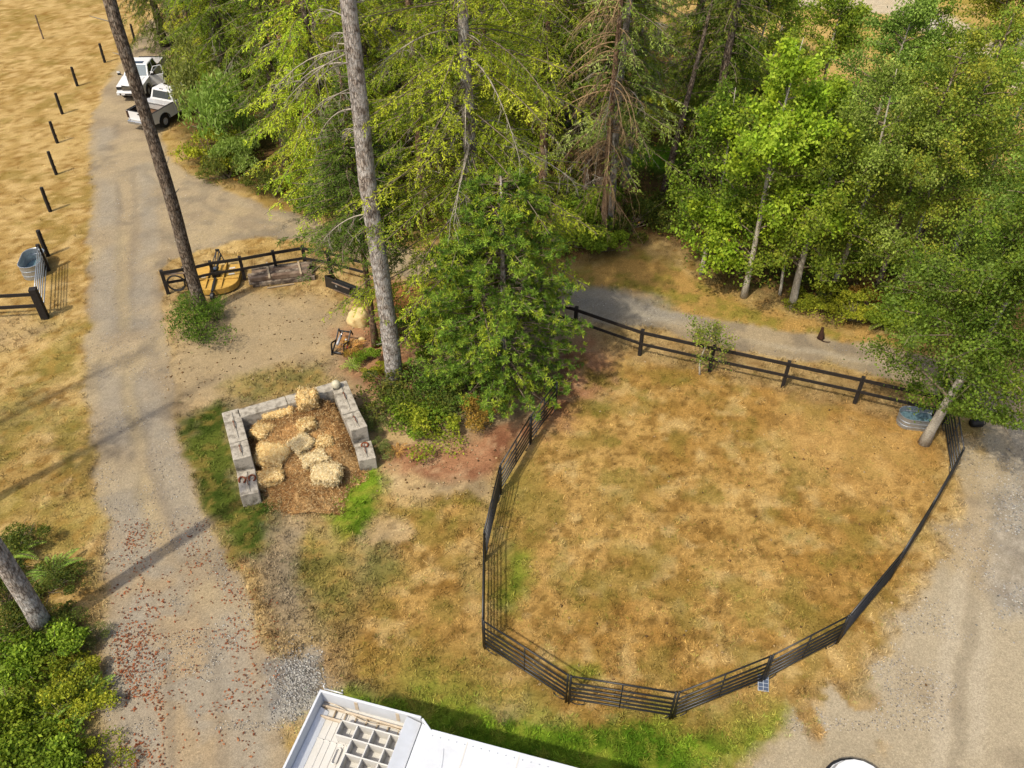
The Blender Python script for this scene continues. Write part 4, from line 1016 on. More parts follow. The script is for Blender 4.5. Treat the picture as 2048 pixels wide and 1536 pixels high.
for me, uv, s_, lb in ((FERN, (1772, 652), 1.35, 'large sword fern arching over the verge by the track-side thicket'), (FERN, (1815, 690), .9, 'smaller sword fern nearest the track under the trough tree'),
                       (FERN, (30, 1350), 1.1, 'pale sword fern at the left edge of the corner thicket'), (FERN, (120, 1380), 1.0, 'sword fern in the middle of the corner thicket'), (FERN, (40, 1470), 1.1, 'sword fern low in the corner thicket'), (FERN, (130, 1500), 1.0, 'sword fern near the bottom edge of the corner thicket'),
                       (FERN, (95, 1290), 1.0, 'sword fern right of the foot of the cut-off trunk'), (FERN, (175, 1400), .9, 'sword fern leaning over the drive from the corner thicket'), (FERN, (60, 1290), 1.1, 'sword fern directly below the foot of the cut-off trunk'), (FERN, (20, 1120), 1.2, 'sword fern behind the cut-off trunk at the left edge'), (FERN, (110, 1150), 1.0, 'sword fern on the field side of the cut-off trunk'), (FERN, (20, 1410), 1.2, 'sword fern at the left edge in the lower corner'), (FERN, (85, 1440), 1.1, 'sword fern amid the bushes of the lower corner'),
                       (FERNB, (700, 700), .75, 'rusty dead fern beside the tractor implement'), (FERNB, (795, 905), .5, 'rusty dead fern right of the lone end block'), (FERNB, (672, 330), 1.5, 'rusty dead fern in the wood left of the pale trunk'),
                       (FERN, (705, 735), .6, 'small green fern below the rusty one')):
    p = gp(*uv); t = thing('fern', lb, 'fern', (p[0], p[1], .02), random.uniform(0, 6), None, s_); link('fronds', me, t)
S = S.__defaults__[1]

# ------------------------------------------------------------------ fences, posts, gates
def v3(p, z=0.0): return Vector((p[0], p[1], z))
POST = None
def add_post(parent, p, h, w_=.13, m='black_wood', rz=0.0):
    b = MB(); b.box((0, 0, h / 2 - .1), (w_, w_, h + .2)); 
    return b.obj('post', M[m], parent, .008, loc=(p[0], p[1], 0), rz=rz)
def rail_fence(label, posts, hs, rails, group=None, w_=.14):
    t = thing('rail_fence', label, 'fence', (posts[0][0], posts[0][1], 0), 0, group)
    o = np.array([posts[0][0], posts[0][1]])
    P = [np.array(p[:2]) - o for p in posts]
    for i, p in enumerate(P):
        d = P[min(i + 1, len(P) - 1)] - P[max(i - 1, 0)]
        add_post(t, p, hs[i], w_, rz=math.atan2(d[1], d[0]))
    for i in range(len(P) - 1):
        d = P[i + 1] - P[i]; n = np.array([-d[1], d[0]]) / np.linalg.norm(d) * (w_ / 2 + .022)
        if (P[i] + o) @ n < 0: n = n
        for k, (fz, hh, th) in enumerate(rails):
            a, c = P[i] - n, P[i + 1] - n
            e = d / np.linalg.norm(d) * .012
            sag = random.uniform(-.012, .012)
            b = MB(); b.bar((a[0] + e[0], a[1] + e[1], fz * hs[i] + sag), (c[0] - e[0], c[1] - e[1], fz * hs[i + 1] + sag * .5), th, hh)
            b.obj('rail', M['black_wood'], t, .006)
    return t
HF = 1.28
f1 = [gp(337, 588), gp(380, 581), gp(432, 569), gp(490, 560), gp(555, 548), gp(613, 538), gp(662, 547), gp(757, 573)]
rail_fence('black two-rail fence bending round the yard behind the yellow mower', f1, [HF] * 8, [(.93, .15, .045), (.52, .13, .04)])
f2 = [gp(1010, 628), gp(1150, 664), gp(1279, 710), gp(1419, 742), gp(1565, 774), gp(1709, 806), gp(1862, 842)]
rail_fence('long black two-rail fence between the pen and the gravel track', f2, [HF * 1.04] * 7, [(.93, .15, .045), (.50, .13, .04)])
bp = gp(91, 636)
hb = hp((91, 636), 577)
lf = thing('rail_fence', 'short black rail fence with a massive corner post at the left edge', 'fence', (bp[0], bp[1], 0))
b = MB(); b.box((0, 0, hb / 2 - .1), (.30, .30, hb + .2)); b.obj('post', M['black_wood'], lf, .015, rz=.25)
for zt, zl in ((.80, .80), (.42, .42)):
    q = gp(-260, 655)
    b = MB(); b.bar((-.16, 0, hb * zt), (q[0] - bp[0], q[1] - bp[1], hb * zl), .05, .16); b.obj('rail', M['black_wood'], lf, .006)
q = gp(-260, 655); b = MB(); b.box((0, 0, .7), (.2, .2, 1.8)); b.obj('post', M['black_wood'], lf, .01, loc=(q[0] - bp[0], q[1] - bp[1], 0))
# single posts of the field fence
for u_, v_, vt, wd, m_, lb in ((87, 78, 30, .10, 'old_wood', 'weathered grey post standing alone far out in the field'), (210, 125, 87, .17, 'black_wood', 'dark field post nearest the farther white pickup'), (155, 172, 134, .17, 'black_wood', 'dark field post second below the one by the pickup'),
                               (125, 228, 186, .17, 'black_wood', 'dark field post beside the narrow bend of the drive, level with the nearer pickup'), (115, 286, 243, .17, 'black_wood', 'dark field post just below the level of the pickups'), (113, 349, 303, .17, 'black_wood', 'dark field post midway between pickups and gate'),
                               (101, 423, 375, .18, 'black_wood', 'dark field post next above the gate posts'), (96, 512, 461, .20, 'black_wood', 'leaning dark post just behind the silver gate'), (270, 82, 48, .16, 'black_wood', 'dark field post seen behind the leaning trunk')):
    h = hp((u_, v_), vt); p = gp(u_, v_)
    t = thing('fence_post', lb, 'post', (p[0], p[1], 0), 0, 'field fence posts')
    b = MB(); b.tube([(0, 0, -.2), (0, 0, h * .5), (.02, .01, h)], [wd * .56, wd * .53, wd * .5], 8); b.obj('post', M[m_], t, .01)
    ring = MB()
    for z in (.35, .62, .85): ring.box((wd * .55, 0, h * z), (.06, .04, .05))
    o = ring.obj('insulator', M['black_plastic'], t); o['kind'] = 'stuff'
# silver tube gate between its hinge post and the massive corner post
g0, g1 = gp(97, 541), gp(89, 606)
hg = 1.34
t = thing('gate_post', 'dark hinge post of the silver tube gate', 'post', (g0[0], g0[1], 0))
b = MB(); b.box((0, 0, .8), (.17, .17, hp((97, 541), 489) * 2 - 1.6 + .0)) if False else b.tube([(0, 0, -.2), (0, 0, hp((97, 541), 489))], [.11, .10], 8)
b.obj('post', M['black_wood'], t, .01)
def tube_gate(label, a, c, h, nbar, r_, m, name='tube_gate', mids=()):
    d = np.array(c[:2]) - np.array(a[:2]); L = np.linalg.norm(d)
    t = thing(name, label, 'gate', (a[0], a[1], 0), math.atan2(d[1], d[0]))
    for k in range(nbar):
        z = .28 + (h - .28) * (k / (nbar - 1)) ** .85
        b = MB(); b.tube([(.08, 0, z), (L - .1, 0, z)], r_, 8); b.obj('rail', M[m], t, smooth=True)
    for x in (.08, L - .1) + tuple(L * q for q in mids):
        b = MB(); b.tube([(x, .001, .26), (x, .001, h + .02)], r_ * 1.08, 8); b.obj('upright', M[m], t, smooth=True)
    return t
tube_gate('silver tube gate hung between dark posts at the left field', g0, bp, hg, 6, .026, 'galv')

# --- stock tanks
def tank(label, p, rz, L, Wd, h, water=.42):
    t = thing('stock_tank', label, 'water trough', (p[0], p[1], 0), rz)
    R = Wd / 2; st = (L - Wd) / 2
    prof = [(R * .98, .0), (R * .99, h * .24), (R * 1.02, h * .28), (R * .99, h * .32), (R * .995, h * .58), (R * 1.025, h * .62), (R * .995, h * .66), (R, h * .95), (R * 1.05, h * .97), (R * 1.06, h), (R * 1.0, h * 1.01), (R * .96, h * .98), (R * .95, h * .64), (R * .98, h * .61), (R * .95, h * .58), (R * .94, .03)]
    b = MB(); b.lathe(prof, 40, (0, 0, 0), 1, 1, st); n = len(b.v)
    b.f.append(tuple(n - 40 + k for k in range(40))); b.obj('wall', M['galv'], t, smooth=False)
    b = MB(); b.lathe([(R * .93, h * water), (R * .5, h * water + .001)], 40, (0, 0, 0), 1, 1, st); n = len(b.v); b.f.append(tuple(n - 40 + k for k in range(40)))
    b.obj('water', M['water'], t)
    return t
tank('oval steel trough of water under the white-trunked aspen in the pen', gp(1831, 848), -.16, 1.42, .78, .52, .55)
tank('oval steel trough behind the silver gate in the left field', gp(73, 541), 1.78, 1.75, .95, .72, .2)

# --- pen panels
def panel_proto(L=3.0, h=1.45, nb=6):
    P = {}
    b = MB(); b.tube([(0, 0, 0), (L, 0, 0)], .027, 6); P['rail'] = b.mesh('rail', M['black_steel'], True)
    b = MB(); b.tube([(0, 0, .0), (0, 0, h)], .033, 6); P['end_post'] = b.mesh('end_post', M['black_steel'], True)
    b = MB(); b.tube([(0, 0, .2), (0, 0, h - .03)], .02, 6); P['brace'] = b.mesh('brace', M['black_steel'], True)
    b = MB(); b.tube([(0, 0, .24), (.05, 0, .06), (.14, 0, .025), (.30, 0, .025), (.38, 0, .06), (.42, 0, .24)], .016, 6); P['foot'] = b.mesh('foot', M['black_steel'], True)
    return P
PP_ = panel_proto(); HP = 1.45
zs = [.26, .45, .64, .85, 1.08, 1.42]
def corral_panel(a, c, label, gap=.045):
    a, c = np.array(a[:2]), np.array(c[:2]); d = c - a; L = np.linalg.norm(d); k = (L - 2 * gap) / 3.0
    a = a + d / L * gap
    t = thing('pen_panel', label, 'fence panel', (a[0], a[1], 0), math.atan2(d[1], d[0]), 'portable panels of the pen')
    for z in zs:
        o = link('rail', PP_['rail'], t, (.028, 0, z)); o.scale = ((L - 2 * gap - .056) / 3.0, 1, 1)
    for x in (0, 3 * k): link('end_post', PP_['end_post'], t, (x, 0, 0))
    link('brace', PP_['brace'], t, (1.5 * k, .0, 0))
    link('foot', PP_['foot'], t, (.03, .001, 0)); o = link('foot', PP_['foot'], t, (3 * k - .03, .001, 0)); o.scale = (-1, 1, 1)
    return t
zt = HP
PEN_T = [(1115, 762), (1062, 830), (1000, 930), (968, 1062), (965, 1240), (1139, 1351), (1356, 1385), (1545, 1310), (1700, 1230), (1808, 1101), (1868, 1003), (1929, 897)]
PTS = [gp(u, v, zt) for u, v in PEN_T] + [gp(1884, 848)]
LBL = ['black pen panel disappearing under the pine', 'black pen panel just clear of the pine skirt', 'black pen panel seen nearly edge-on on the left side, upper one', 'black pen panel seen edge-on on the left side, lower one',
       'black pen panel sloping down to the corner left of the lowest one', 'lowest black pen panel, nearest the white trailer', 'black pen panel rising to the right from the lowest one', 'black pen panel right of the small solar panel',
       'black pen panel along the gravel, second past the solar panel', 'black pen panel seen as a thin line along the gravel, lower one', 'black pen panel seen as a thin line along the gravel, upper one', 'black pen panel beside the white-trunked aspen, seen broadside']
for i, lb in enumerate(LBL): corral_panel(PTS[i], PTS[i + 1], lb)

# --- hose coil on the fence
p = (f1[0] + f1[1]) / 2
t = thing('hose_coil', 'coil of black hose hanging on the fence end', 'hose', (p[0] + .05, p[1] - .14, .62), .12)
b = MB()
for k in range(5):
    rr_ = .36 + .02 * (k % 3); b.tube([(math.cos(a) * rr_ + .01 * k, -.02 * k, math.sin(a) * rr_ * 1.05) for a in np.linspace(0, 2 * PI, 23)[:-1]], .018, 5, closed=True)
o = b.obj('hose', M['rope'], t, smooth=True); o['kind'] = 'stuff'
b = MB(); b.bar((-.42, .08, .43), (.5, .08, .43), .10, .05); b.obj('hanger_board', M['old_wood'], t, .005)

# --- yellow rotary mower
p = gp(437, 566)
t = thing('rotary_mower', 'faded yellow rotary mower deck parked by the black fence', 'mower', (p[0], p[1], 0), .10)
Wm, Lf, Lr = 1.02, .95, 1.0
out = [(-Wm, Lf), (-Wm, -Lr * .35)] + [(-math.cos(a) * Wm, -Lr * .35 - math.sin(a) * Lr * .75) for a in np.linspace(.12, PI / 2, 7)]
out = out + [(-x, y) for x, y in reversed(out[:-1])]
out = out[::-1] if False else out
b = MB(); b.prism(out, .34, .38); b.obj('deck', M['yellow'], t, .006)
b = MB()
n = len(out)
for i in range(n):
    a, c = out[i], out[(i + 1) % n]
    if i == n - 1: continue
    b.bar((a[0], a[1], .23), (c[0], c[1], .23), .014, .25)
b.obj('skirt', M['yellow'], t)
for x in (-.34, .36):
    b = MB(); b.hexa([(x - .02, -1.0, .382), (x + .02, -1.0, .382), (x + .02, 1.05, .382), (x - .02, 1.05, .382)], [(x - .02, -1.0, .43), (x + .02, -1.0, .43), (x + .02, 1.05, .60), (x - .02, 1.05, .60)]); b.obj('frame_rail', M['yellow'], t, .004)
b = MB(); b.bar((-.98, -.28, .415), (-.365, -.28, .415), .06, .06); b.bar((-.315, -.28, .415), (.335, -.28, .415), .06, .06); b.bar((.385, -.28, .415), (.98, -.28, .415), .06, .06); b.obj('cross_brace', M['yellow'], t, .004)
b = MB(); b.lathe([(.0, .38), (.19, .38), (.19, .5), (.16, .58), (.10, .62), (.10, .72), (0, .74)], 18, (.0, .05, 0)); b.tube([(0, .05, .56), (0, .42, .60)], .09, 10); b.obj('gearbox', M['black_steel'], t, .004)
b = MB(); b.lathe([(0, .745), (.09, .745), (.07, .79), (0, .80)], 12, (0, .05, 0)); b.obj('gearbox_cap', M['galv'], t)
b = MB(); b.tube([(0, .42, .60), (.03, 1.35, .66)], .045, 8); b.obj('drive_shaft', M['black_steel'], t, smooth=True)
b = MB()
for sx in (-1, 1): b.bar((.34 * sx, .8, .45), (.06 * sx, 1.15, 1.02), .05, .02); b.bar((.06 * sx, 1.15, 1.02), (.05 * sx, -.2, .62), .04, .02)
b.box((0, 1.15, 1.05), (.18, .06, .12)); b.obj('hitch_mast', M['black_steel'], t, .004)
b = MB(); b.bar((0, -.30, .46), (.02, -1.3, .42), .10, .08); b.lathe([(0, -.09), (.16, -.09), (.20, -.05), (.20, .05), (.16, .09), (0, .09)], 16); 
V = b.v; k0 = len(V) - 16 * 6
for i in range(k0, len(V)): x, y, z = V[i]; V[i] = (z + .02, x - 1.42, y + .22)
b.obj('tail_wheel', M['black_steel'], t)
for x, y in ((.62, .62), (.66, .12), (-.62, -.02)):
    b = MB(); b.box((x, y, .385), (.26, .10, .012), .2); b.obj('worn_patch', M['white_tray'], t)

# --- stack of timbers
a, c = gp(503, 578), gp(628, 562)
d = c - a; Lx = np.linalg.norm(d[:2]); ang = math.atan2(d[1], d[0])
t = thing('timber_stack', 'stack of dark railway timbers with two pale battens on top', 'timber stack', (a[0], a[1], 0), ang)
rs = np.random.default_rng(5)
for lay_ in range(2):
    for k in range(5 if lay_ == 0 else 4):
        l = Lx * rs.uniform(.9, 1.02); x0 = rs.uniform(-.1, .12)
        b = MB(); b.box((x0 + l / 2, .16 + k * .245 + lay_ * .08, .125 + lay_ * .232), (l, .215, .215), rs.normal(0, .022)); b.obj('timber', M['tie' if lay_ == 0 or k % 2 else 'old_wood'], t, .018)
for x in (.30, .80):
    b = MB(); b.box((Lx * x, .62, .506), (.09, 1.30, .05), .08, roll=Matrix.Rotation(.04, 3, 'X')); b.obj('batten', M['pale_wood'], t, .006)
b = MB(); b.bar((Lx * .25, -.16, .05), (Lx * .68, -.10, .05), .05, .05); b.obj('fallen_lath', M['pale_wood'], t)

# --- black loader bucket
a, c = gp(652, 574), gp(722, 602)
d = c - a; Lx = np.linalg.norm(d[:2]); ang = math.atan2(d[1], d[0])
t = thing('loader_bucket', 'black steel tractor bucket lying at the end of the yard', 'bucket', (a[0], a[1], 0), ang)
sec = [(0, 0), (0, .56), (.05, .62), (.70, .50), (.72, .44)]
b = MB(); b.box((Lx / 2, .03, .30), (Lx, .035, .60)); b.obj('back_plate', M['black_steel'], t, .006)
b = MB(); b.box((Lx / 2, .40, .04), (Lx - .04, .70, .03)); b.obj('floor_plate', M['black_steel'], t, .004)
for x in (0.0, Lx):
    b = MB(); b.add([(x - .015, .0, .0), (x - .015, .78, .0), (x - .015, .60, .34), (x - .015, .04, .62), (x + .015, .0, .0), (x + .015, .78, .0), (x + .015, .60, .34), (x + .015, .04, .62)], [(0, 1, 2, 3), (7, 6, 5, 4), (0, 4, 5, 1), (1, 5, 6, 2), (2, 6, 7, 3), (3, 7, 4, 0)]); b.obj('side_plate', M['black_steel'], t)
b = MB(); b.box((Lx * .5, -.035, .30), (Lx * .50, .09, .44)); b.obj('mount_plate', M['black_plastic'], t, .01)
b = MB(); b.bar((Lx * .25, -.09, .50), (Lx * .75, -.09, .50), .03, .05); b.bar((Lx * .27, -.09, .12), (Lx * .74, -.09, .12), .03, .04); b.obj('mount_bar', M['old_wood'], t, .004)
b = MB(); b.box((Lx * .36, -.083, .36), (.09, .01, .10), .0); b.obj('worn_sticker', M['galv'], t)
b = MB(); b.box((Lx * .78, -.01, .3), (.03, .05, .58)); b.obj('rib', M['black_steel'], t, .004)

# --- rocks
def rock(name, label, p, s_, m, seed, cat='boulder', rz=0.0, flat=.0):
    bm = bmesh.new(); bmesh.ops.create_icosphere(bm, subdivisions=4, radius=1)
    r = np.random.default_rng(seed); q = r.normal(0, 3, 3)
    pl = [(unit(r.normal(size=3)), r.uniform(.70, .92)) for _ in range(11)]
    for v in bm.verts:
        n = np.array(v.co)
        for nn, dd in pl:
            k = n @ nn
            if k > dd: n = n - nn * (k - dd) * .85
        f = 1 + .05 * math.sin(n[0] * 4 + q[0]) * math.cos(n[1] * 5 + q[1]) + .03 * math.sin(n[2] * 9 + q[2] + n[0] * 7)
        v.co = Vector((n[0] * s_[0] * f, n[1] * s_[1] * f, max(-.25, n[2]) * s_[2] * f))
    me = bpy.data.meshes.new(name); bm.to_mesh(me); bm.free(); me.materials.append(M[m]); me.polygons.foreach_set('use_smooth', np.ones(len(me.polygons), bool))
    o = link(name, me, None, (p[0], p[1], s_[2] * .2), rz); tag(o, label, cat); return o
rock('boulder', 'big smooth tan boulder behind the thin brown trunk', gp(718, 645), (.50, .46, .62), 'rock_tan', 3, rz=.4)
for k, (u_, v_, s_, lb) in enumerate(((703, 690, .13, 'small tan stone nearest the tractor implement'), (712, 684, .12, 'small tan stone second from the tractor implement'), (724, 680, .15, 'small tan stone nearest the thin brown trunk'))):
    rock('stone', lb, gp(u_, v_), (s_, s_ * .8, s_ * .8), 'rock_tan', 20 + k, 'stone')
rock('boulder', 'pale boulder beside the far track, half hidden by leaves', gp(1862, 55), (1.1, .8, .7), 'rock_pale', 31)
rock('boulder', 'pale boulder shape standing in for a vehicle at the right edge by the far track', gp(2046, 88), (1.2, 1.0, 1.0), 'rock_pale', 32)  # made-up rock put in place of a pale vehicle by the far track

# --- tractor implement (grapple frame) lying in front of the bushes
p = gp(676, 712)
t = thing('tractor_implement', 'black steel grapple frame with a grey ram near the boulder', 'implement', (p[0], p[1], 0), 1.35)
for y in (-.28, .26):
    b = MB(); b.bar((-.05, y, .05), (.55, y, .34), .035, .12); b.bar((.55, y, .34), (1.0, y + .02, .62), .035, .10); b.bar((1.0, y + .02, .62), (1.15, y + .02, .30), .035, .07); b.bar((.0, y, .06), (.12, y, .55), .035, .10); b.bar((.12, y, .55), (.55, y, .37), .035, .07); b.obj('side_frame', M['black_steel'], t, .006)
b = MB(); b.tube([(.06, -.28, .12), (.06, .26, .12)], .05, 8); b.tube([(.95, -.27, .58), (.95, .27, .58)], .04, 8); b.obj('cross_tube', M['black_steel'], t, smooth=True)
b = MB(); b.tube([(.10, .0, .52), (.62, .02, .62)], .055, 10); b.obj('ram', M['hydraulic'], t, smooth=True)
b = MB(); b.tube([(.62, .02, .62), (.92, .02, .64)], .028, 8); b.obj('ram_rod', M['chrome'], t, smooth=True)
b = MB(); b.box((.28, -.34, .32), (.14, .05, .07), .3); b.obj('red_coupling', M['red_paint'], t, .01)
p = gp(694, 694); t = thing('jug', 'small yellow plastic jug beside the grapple frame', 'jug', (p[0], p[1], 0), .3)
b = MB(); b.lathe([(0, 0), (.12, 0), (.13, .03), (.13, .22), (.09, .29), (.04, .32), (.04, .37), (0, .37)], 14); b.obj('body', M['yellow'], t, smooth=True)
b = MB(); b.lathe([(0, .371), (.045, .371), (.045, .41), (0, .41)], 10); b.obj('cap', M['white_tray'], t)
b = MB(); b.tube([(.09, 0, .29), (.15, 0, .31), (.16, 0, .22), (.125, 0, .18)], .014, 6); b.obj('handle', M['yellow'], t, smooth=True)

# ------------------------------------------------------------------ concrete bunker with straw
def conc_block(name, label, a, c, w_, z0, h, group, key=True, rz_add=0.0, side=1, inset=0.0):
    """block whose outer long edge runs a->c on top; the body lies to the side given"""
    a, c = np.array(a[:2]), np.array(c[:2]); d = c - a; L = np.linalg.norm(d); n = np.array([-d[1], d[0]]) / L * side
    m = (a + c) / 2 + n * w_ / 2
    t = thing(name, label, 'concrete block', (m[0], m[1], z0), math.atan2(d[1], d[0]) + rz_add, group)
    b = MB(); b.box((0, 0, h / 2), (L - .02, w_, h)); b.obj('body', M['concrete'], t, .025)
    if key:
        b = MB(); b.box((0, 0, h + .012), (L * .86, w_ * .2, .05), 0, .03, .03); b.obj('key_ridge', M['concrete'], t, .01)
        b = MB(); b.tube([(-.16, -.03, h + .03), (-.15, 0, h + .10), (0, .01, h + .12), (.15, 0, h + .10), (.16, .03, h + .03)], .014, 6); b.obj('lifting_loop', M['rust'], t, smooth=True)
    return t
ZT = 1.16; HB = .58; WB = .62
def top(u, v, z=ZT): return gp(u, v, z)
grp = 'concrete blocks of the straw bunker'
# left wall (outer edge on the left)
lw = [top(443, 825), top(459, 888), top(466, 921)]
conc_block('concrete_block', 'grey concrete block at the back corner of the left bunker wall', lw[0], lw[1], WB, HB + .002, HB, grp)
conc_block('concrete_block', 'whitish short concrete block ending the upper course of the left bunker wall', lw[1], lw[2], WB, HB + .002, HB, grp)
ll = [lw[0], lw[1], lw[2], gp(468, 943, HB), gp(480, 993, HB)]
e0 = np.array(lw[0][:2]); dl = np.array(lw[2][:2]) - e0; Ll = np.linalg.norm(dl); dl = dl / Ll
for k, (q0, q1, lb) in enumerate(((0, .5, 'bottom concrete block under the back corner of the left bunker wall'), (.5, 1.0, 'bottom concrete block under the short whitish one'))):
    conc_block('concrete_block', lb, e0 + dl * Ll * q0, e0 + dl * Ll * q1, WB, 0, HB, grp, False)
conc_block('concrete_block', 'low concrete block with rusty rings at the front end of the left bunker wall', e0 + dl * Ll, gp(480, 993, HB), WB, 0, HB, grp)
o = [o for o in bpy.data.objects if o.get('label', '').startswith('low concrete block')][0]
for sx, sy in ((-.1, .17), (-.12, -.16)):
    b = MB(); b.tube([(sx + math.cos(a) * .16, sy + math.sin(a) * .11, HB + .03 + .02 * math.sin(2 * a)) for a in np.linspace(.3, 5.2, 10)], .03, 6); b.obj('rusty_ring', M['rust'], o, smooth=True)
# rear wall, inner face towards the camera
rw0, rw1, rw2 = top(478, 836), top(576, 808), top(678, 778)
for i, (a, c, lb) in enumerate(((rw0, rw1, 'rear bunker block on the left with a broken white top edge'), (rw1, rw2, 'rear bunker block on the right, smooth and grey'))):
    conc_block('concrete_block', lb, a, c, WB * .8, HB + .002, HB, grp, False)
    conc_block('concrete_block', lb.replace('rear bunker block', 'bottom block beneath the rear bunker block').split(' with')[0].split(', smooth')[0], a, c, WB * .8, 0, HB, grp, False)
# right wall (outer edge on the right)
r0_, r1_, r2_ = top(693, 760), top(718, 820), top(735, 852)
conc_block('concrete_block', 'stained grey concrete block at the back corner of the right bunker wall', r0_, r1_, WB, HB + .002, HB, grp, side=-1)
conc_block('concrete_block', 'short grey concrete block ending the upper course of the right bunker wall', r1_, r2_, WB, HB + .002, HB, grp, side=-1)
e0 = np.array(r0_[:2]); dr_ = np.array(r2_[:2]) - e0; Lr_ = np.linalg.norm(dr_); dr_ = dr_ / Lr_
for q0, q1, lb in ((0, .55, 'bottom concrete block under the back corner of the right bunker wall'), (.55, 1.0, 'bottom concrete block under the short grey one on the right')):
    conc_block('concrete_block', lb, e0 + dr_ * Lr_ * q0, e0 + dr_ * Lr_ * q1, WB, 0, HB, grp, False, side=-1)
conc_block('concrete_block', 'separate pale concrete block with a chipped corner ending the right bunker wall', gp(742, 880, HB), gp(752, 915, HB), WB, 0, HB, grp, side=-1)
o = [o for o in bpy.data.objects if o.get('label', '').startswith('separate pale')][0]
b = MB(); b.tube([(-.25 + math.cos(a) * .12, .05 + math.sin(a) * .12, HB + .03) for a in np.linspace(.3, 5.0, 9)], .035, 6); b.obj('rusty_ring', M['rust'], o, smooth=True)
p = gp(673, 773, ZT + .1)
b = MB(); b.lathe([(0, -.17), (.07, -.16), (.13, -.12), (.17, -.05), (.175, .02), (.15, .10), (.09, .155), (.03, .175), (0, .176)], 20)
tag(b.obj('ball', M['white_ball'], None, smooth=True, loc=(p[0] - .02, p[1] + .04, ZT + .165)), 'chalky white ball sitting on the back corner of the bunker', 'ball')
b = MB(); b.tube([(0, 0, 0), (.5, .12, .02), (1.0, .16, .0), (1.5, .4, .03)], [.02, .016, .012, .006], 6); p = gp(590, 800, ZT)
tag(b.obj('stick', M['deadwood'], None, smooth=True, loc=(p[0], p[1] + .2, ZT + .03)), 'bare grey stick lying along the rear bunker wall', 'stick')
# the straw heap
hx = [gp(490, 860), gp(700, 800), gp(735, 900), gp(700, 960), gp(640, 1040), gp(570, 1030), gp(500, 980)]
cxy = gp(600, 880)[:2]
n = 70; A, B_ = np.meshgrid(np.linspace(-3.6, 3.6, n), np.linspace(-3.6, 3.6, n))
px_, py_ = (A + cxy[0]).ravel(), (B_ + cxy[1]).ravel()
sdh = poly_sdf(px_ + (fbm(px_, py_, 1.2, 3) - .5) * .8, py_ + (fbm(px_, py_, 1.2, 4) - .5) * .8, gl([(492, 846), (600, 815), (692, 792), (722, 880), (735, 930), (690, 985), (665, 1040), (600, 1060), (560, 1020), (508, 968)]))
back = sst(gp(600, 1040)[1], gp(600, 830)[1], py_)
Z = sst(-.15, .9, sdh) * (.20 + .68 * back) * (.65 + .8 * fbm(px_, py_, .9, 8, 3)) + .05 * (fbm(px_, py_, 4, 9, 3) - .4) * (sdh > -.1)
Z = np.where(sdh > -.2, Z, -.03)
hc = S(196, 152, 98)[None] * (1 - sst(.4, .62, fbm(px_, py_, .9, 41))[:, None]) + S(142, 106, 68)[None] * sst(.4, .62, fbm(px_, py_, .9, 41))[:, None]
hc = hc * (1 - .6 * sst(.5, .7, fbm(px_, py_, 2.5, 42))[:, None]) + S(212, 176, 122)[None] * (.6 * sst(.5, .7, fbm(px_, py_, 2.5, 42))[:, None])
ii = (np.arange(n - 1)[:, None] * n + np.arange(n - 1)[None]).ravel(); qd = np.stack([ii, ii + 1, ii + n + 1, ii + n], 1)
qd = qd[(Z[qd] > -.02).any(1)]
heap = link('straw_heap', mesh_np('straw_heap', [(np.stack([px_, py_, Z], 1), qd, 0, np.concatenate([hc, np.zeros((len(hc), 1))], 1))], [M['ground']], True))
tag(heap, 'heap of brown loose straw inside the concrete bunker', 'straw heap', None, 'stuff')
def heapz(x, y):
    k = np.argmin((px_ - x) ** 2 + (py_ - y) ** 2); return max(0, Z[k])
rs = np.random.default_rng(9)
ok = np.where((sdh > -.25))[0]; nS = 26000
k = ok[rs.integers(len(ok), size=nS)]
P = np.stack([px_[k] + rs.uniform(-.06, .06, nS), py_[k] + rs.uniform(-.06, .06, nS), Z[k] + rs.uniform(-.005, .03, nS)], 1); P[:, 2] = np.maximum(P[:, 2], .005)
D = rs.normal(size=(nS, 3)) * np.array([1, 1, .35])
V, F = kites(P, D, unit(np.array([0, 0, 1]) + rs.normal(0, .5, (nS, 3))), rs.uniform(.06, .17, nS), .014, .05)
cc = pick([S(222, 180, 118), S(188, 146, 94), S(140, 102, 64), S(234, 204, 150), S(116, 84, 54)], nS, rs, .15)
cc = np.where((fbm(px_[k], py_[k], .9, 41) > .52)[:, None], cc * .75, cc)
tag(link('loose_straw', mesh_np('loose_straw', [(V, F, 0, np.repeat(cc, 4, 0))], [M['grass']])), 'loose straw strewn over the bunker heap', 'straw', None, 'stuff')
